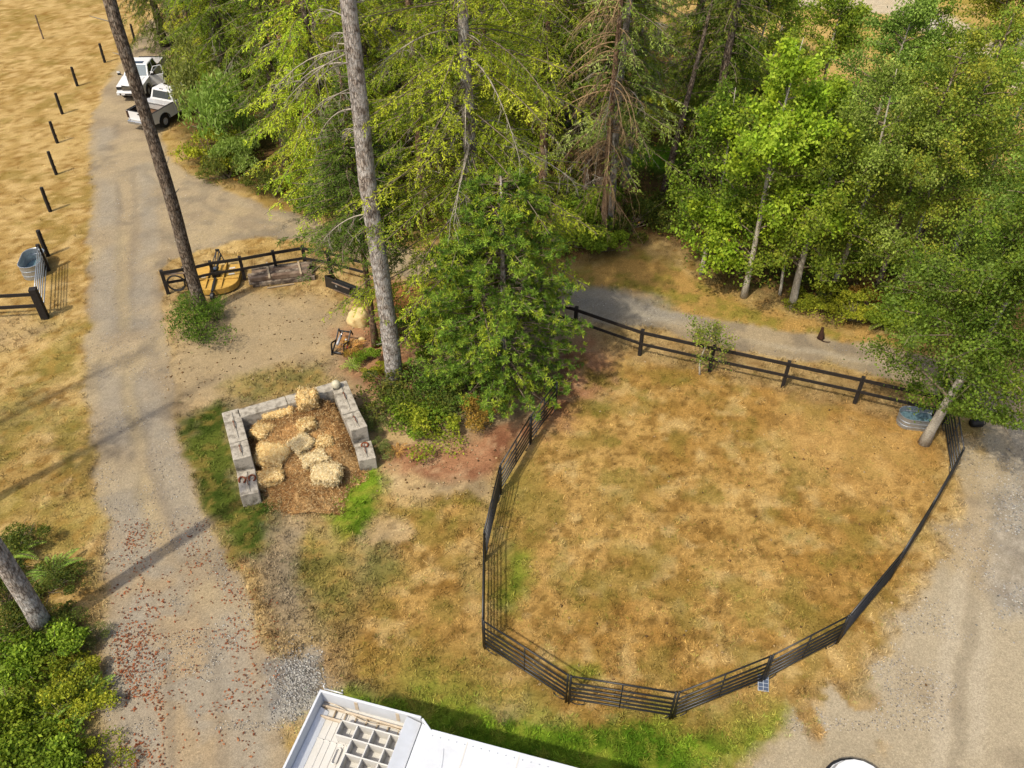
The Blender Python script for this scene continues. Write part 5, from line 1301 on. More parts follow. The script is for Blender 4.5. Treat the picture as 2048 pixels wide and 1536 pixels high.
def bale(label, u, v, size, rz, tilt, m, lift=.0, seed=1):
    r = np.random.default_rng(seed); bm = bmesh.new(); bmesh.ops.create_cube(bm, size=1); bmesh.ops.subdivide_edges(bm, edges=bm.edges[:], cuts=9, use_grid_fill=True)
    ph = r.uniform(0, 6, 6)
    for w2 in bm.verts:
        q = np.array(w2.co) * 2
        n4 = (np.abs(q) ** 4).sum() ** .25
        q = q * (.55 + .45 / max(n4, .2)) * .5 if True else q
        lump = 1 + .10 * math.sin(q[0] * 7 + ph[0]) * math.cos(q[1] * 6 + ph[1]) + .08 * math.sin(q[2] * 9 + ph[2] + q[0] * 5)
        flake = 1 + .035 * math.sin(q[0] * 34 + seed)
        w2.co = Vector(q * np.array(size) * lump * np.array([1, flake, flake])) + Vector(r.normal(0, .016, 3))
    co = np.array([w2.co for w2 in bm.verts]); bm.normal_update(); no = np.array([w2.normal for w2 in bm.verts])
    me = bpy.data.meshes.new('straw_bale'); bm.to_mesh(me); bm.free(); me.materials.append(M[m]); me.polygons.foreach_set('use_smooth', np.ones(len(me.polygons), bool))
    p = gp(u, v, .45); z = heapz(p[0], p[1])
    o = link('straw_bale', me, None, (p[0], p[1], z + size[2] * .10 + lift)); o.rotation_euler = (tilt[0], tilt[1], rz)
    tag(o, label, 'straw bale', 'straw bales in the bunker')
    ns = 4200; k = rs.integers(len(co), size=ns)
    P = co[k] + rs.normal(0, .022, (ns, 3)); D = unit(np.cross(no[k], rs.normal(size=(ns, 3))) + no[k] * rs.uniform(-.1, .28, (ns, 1)) + np.array([0, .6, 0]) * rs.choice([-1, 1], (ns, 1)))
    V, F = kites(P, D, unit(no[k] + rs.normal(0, .3, (ns, 3))), rs.uniform(.04, .11, ns), .020, .05)
    pal = [S(244, 214, 150), S(224, 186, 118), S(198, 152, 92), S(250, 226, 172)] if m == 'straw' else [S(244, 222, 170), S(224, 196, 140), S(196, 164, 108), S(248, 232, 190)]
    c2 = pick(pal, ns, rs, .1) * 1.1
    q2 = link('straw_tuft', mesh_np('straw_tuft', [(V, F, 0, np.repeat(c2, 4, 0))], [M['grass']]), o); q2['kind'] = 'stuff'
for a in (('golden bale flake against the rear wall, left one', 560, 840, (1.05, .55, .42), .3, (.25, .05), 'straw', .12, 1), ('golden bale standing against the rear wall, right one', 622, 832, (.70, .62, .80), .25, (.35, .1), 'straw', .14, 2),
          ('small golden bale chunk below the standing right one', 618, 872, (.55, .42, .35), .5, (.15, .1), 'straw', .06, 3), ('rounded bale lump in the middle of the heap', 606, 900, (.78, .62, .45), .9, (.2, -.1), 'straw_pale', .04, 4),
          ('big slumped bale on the left of the heap', 545, 918, (1.1, .8, .5), -.25, (.12, .1), 'straw', .0, 5), ('golden bale at the front left of the heap', 538, 952, (.95, .55, .5), .25, (.1, -.1), 'straw', .02, 6),
          ('pale torn bale at the front right of the heap', 653, 950, (.95, .7, .45), .1, (.15, .05), 'straw_pale', .05, 7), ('greyish bale lump behind the pale torn one', 630, 922, (.85, .55, .3), .5, (.1, .1), 'straw_pale', -.02, 8),
          ('bale chunk beside the left bunker wall', 528, 872, (.7, .6, .4), 1.2, (.1, .2), 'straw', -.02, 9), ('broken bale piece right of centre', 652, 895, (.5, .4, .25), .2, (.1, 0), 'straw', .0, 10)):
    bale(*a[:8], seed=a[8])

# ------------------------------------------------------------------ the two white pickups
def wheel(parent, x, y, r_, wd, m_rim='hydraulic'):
    b = MB(); b.lathe([(r_ * .55, -wd / 2), (r_ * .9, -wd / 2), (r_, -wd / 2 + .04), (r_, wd / 2 - .04), (r_ * .9, wd / 2), (r_ * .55, wd / 2)], 22)
    b.v = [(px + x, pz + y, py + r_) for px, py, pz in b.v]
    w_ = b.obj('wheel', M['tyre'], parent)
    b = MB(); sg = 1 if y > 0 else -1
    b.lathe([(0, .02), (r_ * .18, .025), (r_ * .22, -.02), (r_ * .48, -.01), (r_ * .56, .0)], 16)
    b.v = [(px + x, sg * pz + y + sg * (wd / 2 - .03), py + r_) for px, py, pz in b.v]
    b.obj('rim', M[m_rim], w_)
def pickup(label, loc, rz, sc_, crew, open_door):
    t = thing('pickup_truck', label, 'pickup truck', loc, rz, None, sc_)
    Wd, r_ = .99, .42
    xw = (1.85, -1.75)
    # lower body with wheel openings, as one side outline extruded
    def arch(x): return [(x + math.cos(a) * .52, .44 + math.sin(a) * .50) for a in np.linspace(PI, 0, 9)]
    top_f = [(2.78, .98), (2.70, 1.10), (1.15, 1.22)]
    cabx = -1.15 if crew else -.62
    side = [(2.84, .52)] + top_f + [(cabx, 1.24), (cabx, .52)] + [(cabx + .01, .50)]
    side = [(2.84, .50)] + top_f + [(cabx, 1.24), (cabx, .48)] + ([] ) + [(xw[0] - .53, .46)] + arch(xw[0]) + [(xw[0] + .53, .46)]
    b = MB(); n = len(side)
    vs_ = [(x, -Wd, z) for x, z in side] + [(x, Wd, z) for x, z in side]
    # taper the nose a little in plan
    vs_ = [(x, y * (1 - .07 * max(0, x - 2.2) / .6), z) for x, y, z in vs_]
    b.add(vs_, [tuple(range(n)), tuple(range(2 * n - 1, n - 1, -1))] + [(i, n + i, n + (i + 1) % n, (i + 1) % n) for i in range(n)])
    b.obj('body', M['white_paint'], t, .03)
    b = MB(); b.hexa([(1.2, -.74, 1.215), (2.62, -.66, 1.10), (2.62, .66, 1.10), (1.2, .74, 1.215)], [(1.2, -.66, 1.255), (2.52, -.56, 1.15), (2.52, .56, 1.15), (1.2, .66, 1.255)]); b.obj('hood', M['white_paint'], t, .02)
    if crew:
        b = MB(); b.hexa([(1.75, -.30, 1.20), (2.15, -.24, 1.17), (2.15, .24, 1.17), (1.75, .30, 1.20)], [(1.78, -.26, 1.275), (2.1, -.2, 1.235), (2.1, .2, 1.235), (1.78, .26, 1.275)]); b.obj('hood_scoop', M['white_paint'], t, .02)
        b = MB(); b.box((2.12, 0, 1.215), (.03, .44, .04)); b.obj('scoop_mouth', M['black_plastic'], t)
    # cab: pillars and roof
    xf, xr = 1.15, cabx + .02
    rf, rr_ = .38, cabx + .22
    b = MB(); b.hexa([(xf, -.93, 1.2), (xf, .93, 1.2), (xr, .93, 1.22), (xr, -.93, 1.22)][::-1], [(rf, -.74, 1.86), (rf, .74, 1.86), (rr_, .74, 1.88), (rr_, -.74, 1.88)][::-1]); b.obj('cab', M['white_paint'], t, .05, seg=3)
    def pane(nm, a, m, off):
        c = np.mean(np.array(a), 0); a = [Vector(q) for q in a]; nn = (a[1] - a[0]).cross(a[2] - a[0]).normalized() * off
        b = MB(); b.hexa([q - nn * .2 for q in a], [q + nn for q in a]); return b.obj(nm, M[m], t)
    def lerp(q, s_): return tuple(np.array(q[0]) * (1 - s_) + np.array(q[1]) * s_)
    fb, ft = [(xf, y, 1.2) for y in (-.93, .93)], [(rf, y, 1.86) for y in (-.74, .74)]
    def quad_in(bl, br, tr2, tl2, m0=.07, mb=.1, mt=.1):
        bl, br, tr2, tl2 = map(np.array, (bl, br, tr2, tl2))
        L0, L1 = bl + (tl2 - bl) * mb, bl + (tl2 - bl) * (1 - mt); R0, R1 = br + (tr2 - br) * mb, br + (tr2 - br) * (1 - mt)
        return [tuple(L0 + (R0 - L0) * m0), tuple(L0 + (R0 - L0) * (1 - m0)), tuple(L1 + (R1 - L1) * (1 - m0)), tuple(L1 + (R1 - L1) * m0)]
    pane('windshield', quad_in(fb[0], fb[1], ft[1], ft[0], .06, .06, .08), 'windshield', .012)
    rb, rt = [(xr, y, 1.22) for y in (.93, -.93)], [(rr_, y, 1.88) for y in (.74, -.74)]
    pane('rear_window', quad_in(rb[0], rb[1], rt[1], rt[0], .09, .16, .16), 'glass', .012)
    for sg in (1, -1):
        bl, br, tr2, tl2 = (xf, sg * .93, 1.2), (xr, sg * .93, 1.22), (rr_, sg * .74, 1.88), (rf, sg * .74, 1.86)
        cuts = (0.04, .5, .54, .95) if crew else (.05, .92)
        for i in range(0, len(cuts), 2):
            A = [tuple(np.array(bl) + (np.array(br) - np.array(bl)) * q) for q in cuts[i:i + 2]]
            B2 = [tuple(np.array(tl2) + (np.array(tr2) - np.array(tl2)) * q) for q in cuts[i:i + 2]]
            q = quad_in(A[0], A[1], B2[1], B2[0], .06, .08, .12)
            if sg > 0: q = [q[1], q[0], q[3], q[2]]
            pane('side_window', q, 'glass', .012)
    # bed
    b = MB()
    L0, L1 = cabx - .03, -2.80
    for sg in (1, -1):
        s2 = [(L0, 1.26), (L0, .48)] + [(xw[1] + .53, .46)] + arch(xw[1])[::-1] + [(xw[1] - .53, .50), (L1, .56), (L1, 1.26)]
        n = len(s2); y0, y1 = sg * .90, sg * Wd
        vs_ = [(x, y0, z) for x, z in s2] + [(x, y1, z) for x, z in s2]
        f_ = [tuple(range(n)), tuple(range(2 * n - 1, n - 1, -1))] + [(i, n + i, n + (i + 1) % n, (i + 1) % n) for i in range(n)]
        if sg < 0: f_ = [tuple(reversed(q)) for q in f_]
        b.add(vs_, f_)
    b.box((L0 - .03, 0, .95), (.05, 1.79, .62)); b.obj('bed_side', M['white_paint'], t, .012)
    b = MB()
    for sg in (1, -1): b.box(((L0 + L1) / 2, sg * .945, 1.272), (L0 - L1, .11, .022)); b.box(((L0 + L1) / 2, sg * .893, 1.0), (L0 - L1 - .1, .012, .46))
    b.obj('bed_liner', M['bed_liner'], t, .004)
    b = MB(); b.box(((L0 + L1) / 2, 0, .74), (L0 - L1 - .04, 1.78, .05)); b.obj('bed_floor', M['bed_brown'], t)
    b = MB(); b.box((L1 + .01, 0, .96), (.07, 1.70, .58)); tg = b.obj('tailgate', M['white_paint'], t, .015)
    b = MB(); b.box((L1 - .035, 0, 1.13), (.03, .22, .07)); b.obj('handle', M['black_plastic'], tg)
    b = MB(); b.box((L1 + .02, 0, 1.262), (.09, 1.70, .02)); b.obj('tailgate_cap', M['bed_liner'], t)
    for sg in (1, -1):
        b = MB(); b.box((L1 - .005, sg * .925, 1.02), (.09, .15, .44)); b.obj('taillight', M['tail_red'], t, .012)
        b = MB(); b.box((2.76, sg * .74, .97), (.13, .36, .20)); b.obj('headlight', M['lamp_clear' if not crew else 'black_plastic'], t, .02)
        b = MB(); b.tube([(1.05, sg * .94, 1.28), (1.02, sg * 1.12, 1.32)], .03, 6); b.box((1.0, sg * 1.22, 1.40), (.11, .22, .26)); mi_ = b.obj('mirror', M['black_plastic'], t, .02)
        b = MB(); b.box((1.06, sg * 1.22, 1.49), (.06, .22, .12)); b.obj('mirror_cap', M['white_paint'], mi_, .02)
        for x in xw: wheel(t, x, sg * .87, r_, .27)
        for x in xw:
            b = MB(); b.tube([(x + math.cos(a) * .53, sg * (Wd - .005), .44 + math.sin(a) * .51) for a in np.linspace(.05, PI - .05, 10)], .03, 6); b.obj('wheel_arch', M['black_plastic'], t)
    b = MB(); b.box((2.80, 0, .98), (.08, 1.06, .30)); gr = b.obj('grille', M['black_plastic'], t, .01)
    for z in (.88, .96, 1.04): b = MB(); b.box((2.845, 0, z), (.02, 1.04, .028)); b.obj('grille_bar', M['chrome'], gr)
    b = MB(); b.box((2.86, 0, .64), (.24, 1.90, .26)); fb_ = b.obj('bumper', M['white_paint' if crew else 'chrome'], t, .05)
    for sg in (1, -1): b = MB(); b.tube([(2.96, sg * .68, .62), (2.99, sg * .68, .62)], .07, 10); b.obj('fog_lamp', M['black_plastic'], fb_)
    b = MB(); b.box((2.985, 0, .60), (.02, .7, .09)); b.obj('bumper_intake', M['black_plastic'], fb_)
    b = MB(); b.box((L1 - .13, 0, .58), (.20, 1.86, .20)); b.obj('bumper', M['chrome'], t, .03)
    b = MB(); b.box((0, 0, .42), (4.6, 1.3, .2)); b.obj('chassis', M['black_plastic'], t)
    if not crew:
        b = MB(); b.box((L0 - .36, 0, 1.27), (.52, 1.84, .06)); b.box((L0 - .36, 0, 1.05), (.48, 1.5, .40)); tb_ = b.obj('toolbox', M['alum'], t, .012)
        b = MB(); b.box((L0 - .63, 0, 1.225), (.02, 1.7, .03)); b.obj('lid_edge', M['chrome'], tb_)
        b = MB(); b.tube([(-.1, -.2, 1.86), (-.1, -.2, 1.99)], .02, 6); b.obj('aerial', M['white_tray'], t)
        for y in (-.25, 0, .25): b = MB(); b.box((.25, y, 1.885), (.12, .07, .05)); b.obj('roof_lamp', M['white_tray'], t, .01)
        b = MB(); b.box((rr_ + .02, 0, 1.885), (.05, .28, .03)); b.obj('brake_lamp', M['tail_red'], t)
    else:
        b = MB(); b.box((.10, 0, 1.872), (.42, .80, .016)); b.obj('sunroof', M['glass'], t)
    if open_door:
        d = bpy.data.objects.new('door', None)
        b = MB(); b.box((-.50, 0, .86), (1.0, .07, .72)); b.bar((-.02, 0, 1.22), (-.40, -.10, 1.80), .05, .05); b.bar((-.40, -.10, 1.80), (-.96, -.10, 1.80), .05, .05); b.bar((-.96, -.10, 1.80), (-.98, 0, 1.22), .05, .05)
        d = b.obj('door', M['white_paint'], t, .015, loc=(1.02, .99, 0), rz=-1.05)
        b = MB(); b.box((-.5, -.045, .88), (.86, .02, .6)); b.obj('door_panel', M['grey_seat'], d)
        b = MB(); b.box((.45, .992, .92), (1.05, .015, .62)); b.obj('door_opening', M['grey_seat'], t)
    return t
pickup('white crew cab pickup facing the camera with its door open, farther one', (-24.68, 55.81, .01), math.radians(270.5), .89, True, True)
pickup('white single cab pickup seen from behind with a tool box in its bed, nearer one', (-21.46, 51.26, .01), 1.189, .945, False, False)

# ------------------------------------------------------------------ white trailer at the bottom edge
ZTR = 2.8
Pa, Pb = gp(640, 1378, ZTR), gp(843, 1432, ZTR)
dv = Pb - Pa; WT = float(np.linalg.norm(dv[:2])); angT = math.atan2(dv[1], dv[0])
t = thing('trailer', 'white trailer with an open roof tray of divider bins at the bottom edge', 'trailer', (Pa[0], Pa[1], 0), angT)
zf = 2.30; DT = 2.9
def toL(u, v, z):
    p = gp(u, v, z) - np.array([Pa[0], Pa[1], 0]); c, s = math.cos(-angT), math.sin(-angT)
    return np.array([p[0] * c - p[1] * s, p[0] * s + p[1] * c, z])
LT = WT + 5.6
b = MB(); b.prism([(.04, -.04), (.04, -DT + .04), (LT, -DT + .04), (LT, -.29), (WT + .31, -.29), (WT, -.04)], .55, zf - .06); b.obj('body', M['white_paint'], t, .02)
b = MB(); b.box((WT / 2, -DT / 2, zf - .03), (WT - .10, DT - .10, .05)); fl = b.obj('tray_floor', M['white_tray'], t)
for x in (.16, .46, .62, .80, .98):
    b = MB(); b.box((x, -DT / 2, zf + .004), (.035, DT - .2, .018)); b.obj('floor_rib', M['white_tray'], fl, .004)
for y in (-.95, -1.95):
    b = MB(); b.box((.55, y, zf + .003), (1.0, .03, .02)); b.obj('floor_seam', M['white_tray'], fl, .004)
b = MB(); b.hexa([(.06, -DT + .1, zf), (.30, -DT + .1, zf), (.30, -.25, zf), (.06, -.25, zf)], [(.06, -DT + .1, zf + .13), (.11, -DT + .1, zf + .13), (.11, -.25, zf + .13), (.06, -.25, zf + .13)]); b.obj('floor_cove', M['white_roof'], fl, .02)
for nm, c_, d_ in (('tray_wall', (WT / 2, -.03, zf + .25), (WT, .06, .5)), ('tray_wall', (.03, -DT / 2 - .002, zf + .251), (.06, DT, .498)), ('tray_wall', (WT / 2, -DT + .03, zf + .25), (WT, .06, .498))):
    b = MB(); b.box(c_, d_); b.obj(nm, M['white_roof'], t, .012)
b = MB(); b.bar((WT + .01, -.03, zf + .24), (WT + .32, -.26, zf + .20), .05, .5); b.obj('corner_wall', M['white_roof'], t, .01)
b = MB(); b.hexa([(WT - .36, -DT + .1, zf), (WT + .02, -DT + .1, zf), (WT + .02, -.09, zf), (WT - .36, -.09, zf)], [(WT - .34, -DT + .1, zf + .50), (WT + .02, -DT + .1, zf + .34), (WT + .02, -.09, zf + .34), (WT - .34, -.09, zf + .50)]); b.obj('tray_end_panel', M['white_roof'], t, .012)
b = MB(); b.prism([(WT + .06, -.12), (WT + .06, -DT), (LT + .05, -DT), (LT + .05, -.20), (WT + .30, -.22)], zf - .055, zf + .44); b.obj('front_roof', M['white_roof'], t, .02)
b = MB(); b.bar((WT + .34, -.26, zf + .458), (LT, -.24, zf + .458), .06, .035); b.obj('roof_rim', M['white_roof'], t, .008)
b = MB(); b.tube([(WT + .75 + .12 * math.sin(a * 2), -.6 - .9 * a, zf + .438) for a in np.linspace(0, 2, 9)], .022, 6); b.obj('roof_seam', M['white_roof'], t)
for y in (-.12, -DT + .12):
    for x in (1.2, 2.1):
        b = MB(); b.lathe([(.2, -.11), (.36, -.11), (.38, -.06), (.38, .06), (.36, .11), (.2, .11)], 18); b.v = [(px + x, pz + y, py + .38) for px, py, pz in b.v]; b.obj('wheel', M['tyre'], t)
for x in (WT + 1.25, WT + 2.5, WT + 3.75):
    b = MB(); b.box((x, -DT / 2 - .15, zf + .441), (.03, DT - .3, .012)); b.obj('roof_seam', M['white_tray'], t)
for k in range(22):
    b = MB(); b.lathe([(0, 0), (.016, 0), (.012, .01), (0, .012)], 6, (WT + .4 + k * .2, -.36, zf + .44)); o = b.obj('rivet', M['galv'], t); o['kind'] = 'stuff'
# white hook rail outside the back corner
b = MB(); b.tube([(.08, .06, zf + .60), (.08, .06, zf + .45), (.42, .06, zf + .45), (.58, .06, zf + .45), (.58, .06, zf + .60)], .02, 6); b.tube([(.10, .0, zf + .42), (.56, .0, zf + .42)], .02, 6); b.obj('hook_rail', M['white_paint'], t, smooth=True)
# divider bins: staggered grid of upright plates
O = toL(684, 1440, zf + .34); U = toL(716, 1449, zf + .34) - O; Vv = toL(671, 1468, zf + .34) - O
U[2] = Vv[2] = 0
def plate(a, c, nm='bin_divider'):
    b = MB(); b.bar((a[0], a[1], zf + .17), (c[0], c[1], zf + .17), .035, .34); b.obj(nm, M['white_tray'], t, .008)
shift = [0, 0, 1, 1, 2]
for row in range(4):
    sh = (0, .15, .3, .42)[row]
    o0 = O + Vv * row + U * (sh * .0)
    st = 0 if row == 0 else 1
    plate(o0 + U * (0 if row < 2 else 1) * .98, o0 + U * (4 if row < 3 else 4))
    for k in range(0 if row == 0 else 1, 5):
        plate(o0 + U * k + Vv * .06, o0 + U * k + Vv * .94)
# floor handle, dome tank, straps
c0 = toL(673, 1514, zf); b = MB()
b.tube([(c0[0] + math.cos(a) * .06, c0[1] + math.sin(a) * .06 + (.13 if math.sin(a) > 0 else -.13), zf + .05) for a in np.linspace(0, 2 * PI, 17)[:-1]], .018, 6, closed=True); b.obj('floor_handle', M['white_tray'], t, smooth=True)
c0 = toL(820, 1466, zf); b = MB(); b.lathe([(.26, 0), (.26, .05), (.20, .14), (.10, .19), (0, .20)], 20, (c0[0], c0[1] - .1, zf)); dm = b.obj('dome_cover', M['white_roof'], t, smooth=True)
c1 = toL(823, 1463, zf + .2); b = MB(); b.lathe([(0, .0), (.04, .0), (.04, .03), (0, .031)], 12, (c1[0], c1[1], zf + .17)); b.obj('dome_cap', M['black_plastic'], dm)
for vv in (1475, 1501):
    c1 = toL(812, vv, zf + .04); b = MB(); b.tube([(c1[0] - .12 + .05 * k, c1[1] + .02 * math.sin(k * 2.2), zf + .19 - .004 * (k - 2.5) ** 2) for k in range(6)], .018, 5); b.obj('strap', M['black_plastic'], t)
c1 = toL(650, 1404, zf); c2 = toL(804, 1466, zf + .03)
b = MB(); b.tube([tuple(c1 + (c2 - c1) * q + np.array([0, -.06 * math.sin(q * PI * 1.0) + .04 * math.sin(q * 9), .05])) for q in np.linspace(0, 1, 14)], .014, 5); b.obj('cable', M['wood_ladder'], t, smooth=True)
for u_ in (714, 797):
    c1 = toL(u_, 1407 + (u_ - 714) * .26, zf + .3); b = MB(); b.box((c1[0], -.064, zf + .25), (.09, .012, .36)); b.obj('stained_strap', M['wood_ladder'], t)
# ladder lying in the tray
lt = thing('ladder', 'wooden ladder lying in the roof tray of the white trailer', 'ladder', (Pa[0], Pa[1], zf), angT)
c1, c2 = toL(640, 1405, zf), toL(830, 1456, zf)
xa, xb = .10, WT - .42
for y in (-.16, -.42):
    b = MB(); b.bar((xa, y - .02, .06), (xb, y - .06, .06), .045, .09); b.obj('rail', M['wood_ladder'], lt, .006)
for k in range(8):
    x = xa + .08 + k * (xb - xa - .16) / 7; b = MB(); b.tube([(x, -.19, .06), (x, -.45, .06)], .02, 6); b.obj('rung', M['pale_wood'], lt, smooth=True)

# ------------------------------------------------------------------ white car whose nose enters at the bottom right
p = gp(1700, 1513, .7)
t = thing('parked_car', 'white car with a dark bumper, only its nose inside the bottom edge', 'car', (p[0], p[1], 0), -PI / 2 + PI - .06)
def plan(wd, x0, x1, rnd):
    a = np.linspace(-PI / 2, PI / 2, 11)
    return [(x1 - rnd + math.cos(q) * rnd, math.sin(q) * wd) for q in a] + [(x0, wd), (x0, -wd)]
b = MB(); b.prism(plan(.86, -4.2, -.02, .75), .28, .72); b.obj('bumper', M['black_plastic'], t, .05)
b = MB(); q0 = plan(.80, -4.15, -.12, .75); b.add([(x, y, .725) for x, y in q0] + [(x * .985 - .06, y * .9, .95) for x, y in q0], [tuple(range(13)), tuple(range(13, 26))] + [(i, (i + 1) % 13, 13 + (i + 1) % 13, 13 + i) for i in range(13)]); b.obj('hood', M['white_paint'], t, .02)
b = MB(); b.hexa([(-3.9, -.78, .94), (-1.3, -.78, .94), (-1.3, .78, .94), (-3.9, .78, .94)], [(-3.5, -.6, 1.45), (-2.0, -.6, 1.45), (-2.0, .6, 1.45), (-3.5, .6, 1.45)]); b.obj('cabin', M['glass'], t, .05)
b = MB(); b.box((-2.75, 0, 1.46), (1.6, 1.2, .05)); b.obj('roof', M['white_paint'], t, .02)
for x in (-.85, -3.4):
    for y in (-.78, .78): wheel(t, x, y, .32, .2)

# ------------------------------------------------------------------ small things
p = gp(1525, 1370); t = thing('solar_panel', 'small solar panel lying by the pen panels', 'solar panel', (p[0], p[1], 0), -.15)
R_ = Matrix.Rotation(.35, 3, 'X')
b = MB(); b.box((0, 0, .10), (.30, .44, .025), 0, roll=R_); b.obj('frame', M['galv'], t, .004)
for i in range(2):
    for j in range(4):
        q = R_ @ Vector((-.07 + .14 * i, -.155 + .103 * j, .016)); b = MB(); b.box((q[0], q[1], q[2] + .10), (.125, .09, .006), 0, roll=R_); b.obj('solar_cell', M['pv'], t)
b = MB(); b.bar((-.1, .12, .0), (-.1, .18, .14), .02, .02); b.bar((.1, .12, .0), (.1, .18, .14), .02, .02); b.obj('prop', M['galv'], t)
p = gp(1947, 852); t = thing('bucket', 'black rubber bucket on its side under the white-trunked aspen', 'bucket', (p[0], p[1], .17), .2)
b = MB(); b.lathe([(0, 0), (.15, 0), (.19, .34), (.21, .345), (.21, .36), (.18, .35), (.14, .03), (0, .03)], 20); b.v = [(z - .15, x, y) for x, y, z in b.v]; b.obj('body', M['black_plastic'], t, smooth=True)
b = MB(); b.tube([(.17, -.2, 0), (.32, -.16, .03), (.40, 0, .04), (.32, .16, .03), (.17, .2, 0)], .014, 6); b.obj('handle', M['black_plastic'], t, smooth=True)

# cat, sitting with its back to us, tail laid out to the right
def skin_fig(name, pts, edges, rad, m, parent, loc, rz, s_):
    me = bpy.data.meshes.new(name); me.from_pydata(pts, edges, []); me.update(); me.materials.append(m)
    o = link(name, me, parent, loc, rz); o.scale = (s_,) * 3
    sk = o.modifiers.new('skin', 'SKIN'); sk.use_smooth_shade = True
    for i, r_ in enumerate(rad): me.skin_vertices[0].data[i].radius = r_ if hasattr(r_, '__len__') else (r_, r_)
    me.skin_vertices[0].data[0].use_root = True
    ss = o.modifiers.new('sub', 'SUBSURF'); ss.levels = 2; ss.render_levels = 2
    return o
cp = [(0, 0, .10), (0, .03, .20), (0, .07, .31), (0, .09, .38), (0, .10, .44), (0, .14, .455),        # rump .. head, muzzle
      (.05, .13, .17), (.05, .15, .03), (.05, .18, .015), (-.05, .13, .17), (-.05, .15, .03), (-.05, .18, .015),     # fore legs
      (.09, .03, .06), (.09, .13, .02), (-.09, .03, .06), (-.09, .13, .02),                             # haunches and hind feet
      (0, -.10, .05), (.07, -.16, .025), (.20, -.19, .022), (.32, -.17, .022),                          # tail
      (.04, .095, .50), (-.04, .095, .50)]
ce = [(0, 1), (1, 2), (2, 3), (3, 4), (4, 5), (2, 6), (6, 7), (7, 8), (2, 9), (9, 10), (10, 11), (0, 12), (12, 13), (0, 14), (14, 15), (0, 16), (16, 17), (17, 18), (18, 19), (4, 20), (4, 21)]
cr = [(.115, .11), (.10, .10), (.075, .075), (.05, .05), (.062, .058), (.03, .03), .028, .022, .02, .028, .022, .02, (.06, .05), .025, (.06, .05), .025, .03, .024, .021, .014, .012, .012]
p = gp(1641, 679)
c_ = skin_fig('cat', cp, ce, cr, M['cat_fur'], None, (p[0], p[1], 0), 0, 1.15)
tag(c_, 'dark brown cat sitting on the gravel track with its tail out', 'cat')

# ------------------------------------------------------------------ grass, fallen leaves, stones
rs = np.random.default_rng(77)
def scatter(n, y0, y1, power, xr=None):
    yy = (rs.random(n) * (y1 ** (1 - power) - y0 ** (1 - power)) + y0 ** (1 - power)) ** (1 / (1 - power))
    xx = rs.uniform(-1, 1, n) * (.70 * yy + 4)
    return xx, yy
def blades(name, label, n, per, y0, y1, power, Lr, wd, lift, seedw):
    """grass in small bunches: the blades of a bunch share their tone and spread out from one root"""
    xx, yy = scatter(n, y0, y1, power)
    c, g, r_, gn_ = cover(xx, yy)
    keep = rs.random(n) < np.clip(g * (.15 + 1.5 * sst(.3, .75, fbm(xx, yy, 2.6, seedw, 3))), 0, 1) * (g > .1)
    xx, yy, c, gn_ = xx[keep], yy[keep], c[keep], gn_[keep]
    k = np.repeat(np.arange(len(xx)), per); m = len(k)
    tone = 1.08 + rs.normal(0, .24, len(xx)); big = rs.uniform(.6, 1.5, len(xx))
    hue = np.where((rs.random(len(xx)) < .10)[:, None], np.array([.72, .92, .7]), 1.0)
    a = rs.uniform(0, 6.28, m); up = rs.uniform(.1, lift, m) * (1 + .6 * gn_[k])
    D = np.stack([np.cos(a), np.sin(a), up], 1)
    L = rs.uniform(*Lr, m) * (.8 + .5 * gn_[k]) * big[k]
    Nn = unit(np.stack([-np.cos(a) * up, -np.sin(a) * up, np.ones(m)], 1) + rs.normal(0, .4, (m, 3)))
    V, F = kites(np.stack([xx[k], yy[k], np.full(m, .002)], 1) + np.concatenate([rs.normal(0, .025, (m, 2)), np.zeros((m, 1))], 1), D, Nn, L, wd * L, .10)
    cc = np.clip((c * hue)[k] * (tone[k][:, None] * (1 + rs.normal(0, .08, (m, 1)))), .004, 1)
    tag(link(name, mesh_np(name, [(V, F, 0, np.repeat(cc, 4, 0))], [M['grass']])), label, 'grass', None, 'stuff')
blades('short_grass', 'short dry and green grass covering field, lawn and pen', 90000, 5, 10, 62, 1.6, (.05, .125), .15, .8, 201)
# tufts standing taller along the edges of the drive and on the verges
xx, yy = scatter(26000, 12, 60, 1.2)
c, g, r_, gn_ = cover(xx, yy)
edge = (g > .4) & (g < .85)
patch = (fbm(xx, yy, .8, 301, 3) > .56) & (g > .8)
k = np.where((edge | (patch & (rs.random(len(xx)) < .18))) & (g > .15))[0]
k = np.repeat(k, 7); m = len(k)
a = rs.uniform(0, 6.28, m); up = rs.uniform(.7, 2.4, m)
V, F = kites(np.stack([xx[k] + rs.normal(0, .05, m), yy[k] + rs.normal(0, .05, m), np.zeros(m)], 1), np.stack([np.cos(a), np.sin(a), up], 1), rnd_dirs(m, rs), rs.uniform(.10, .26, m), .022, .1)
tag(link('grass_tuft', mesh_np('grass_tuft', [(V, F, 0, np.repeat(np.clip(c[k] * (1.1 + rs.normal(0, .22, (m, 1))), .004, 1), 4, 0))], [M['grass']])), 'taller grass tufts along the edges of the gravel', 'grass', None, 'stuff')
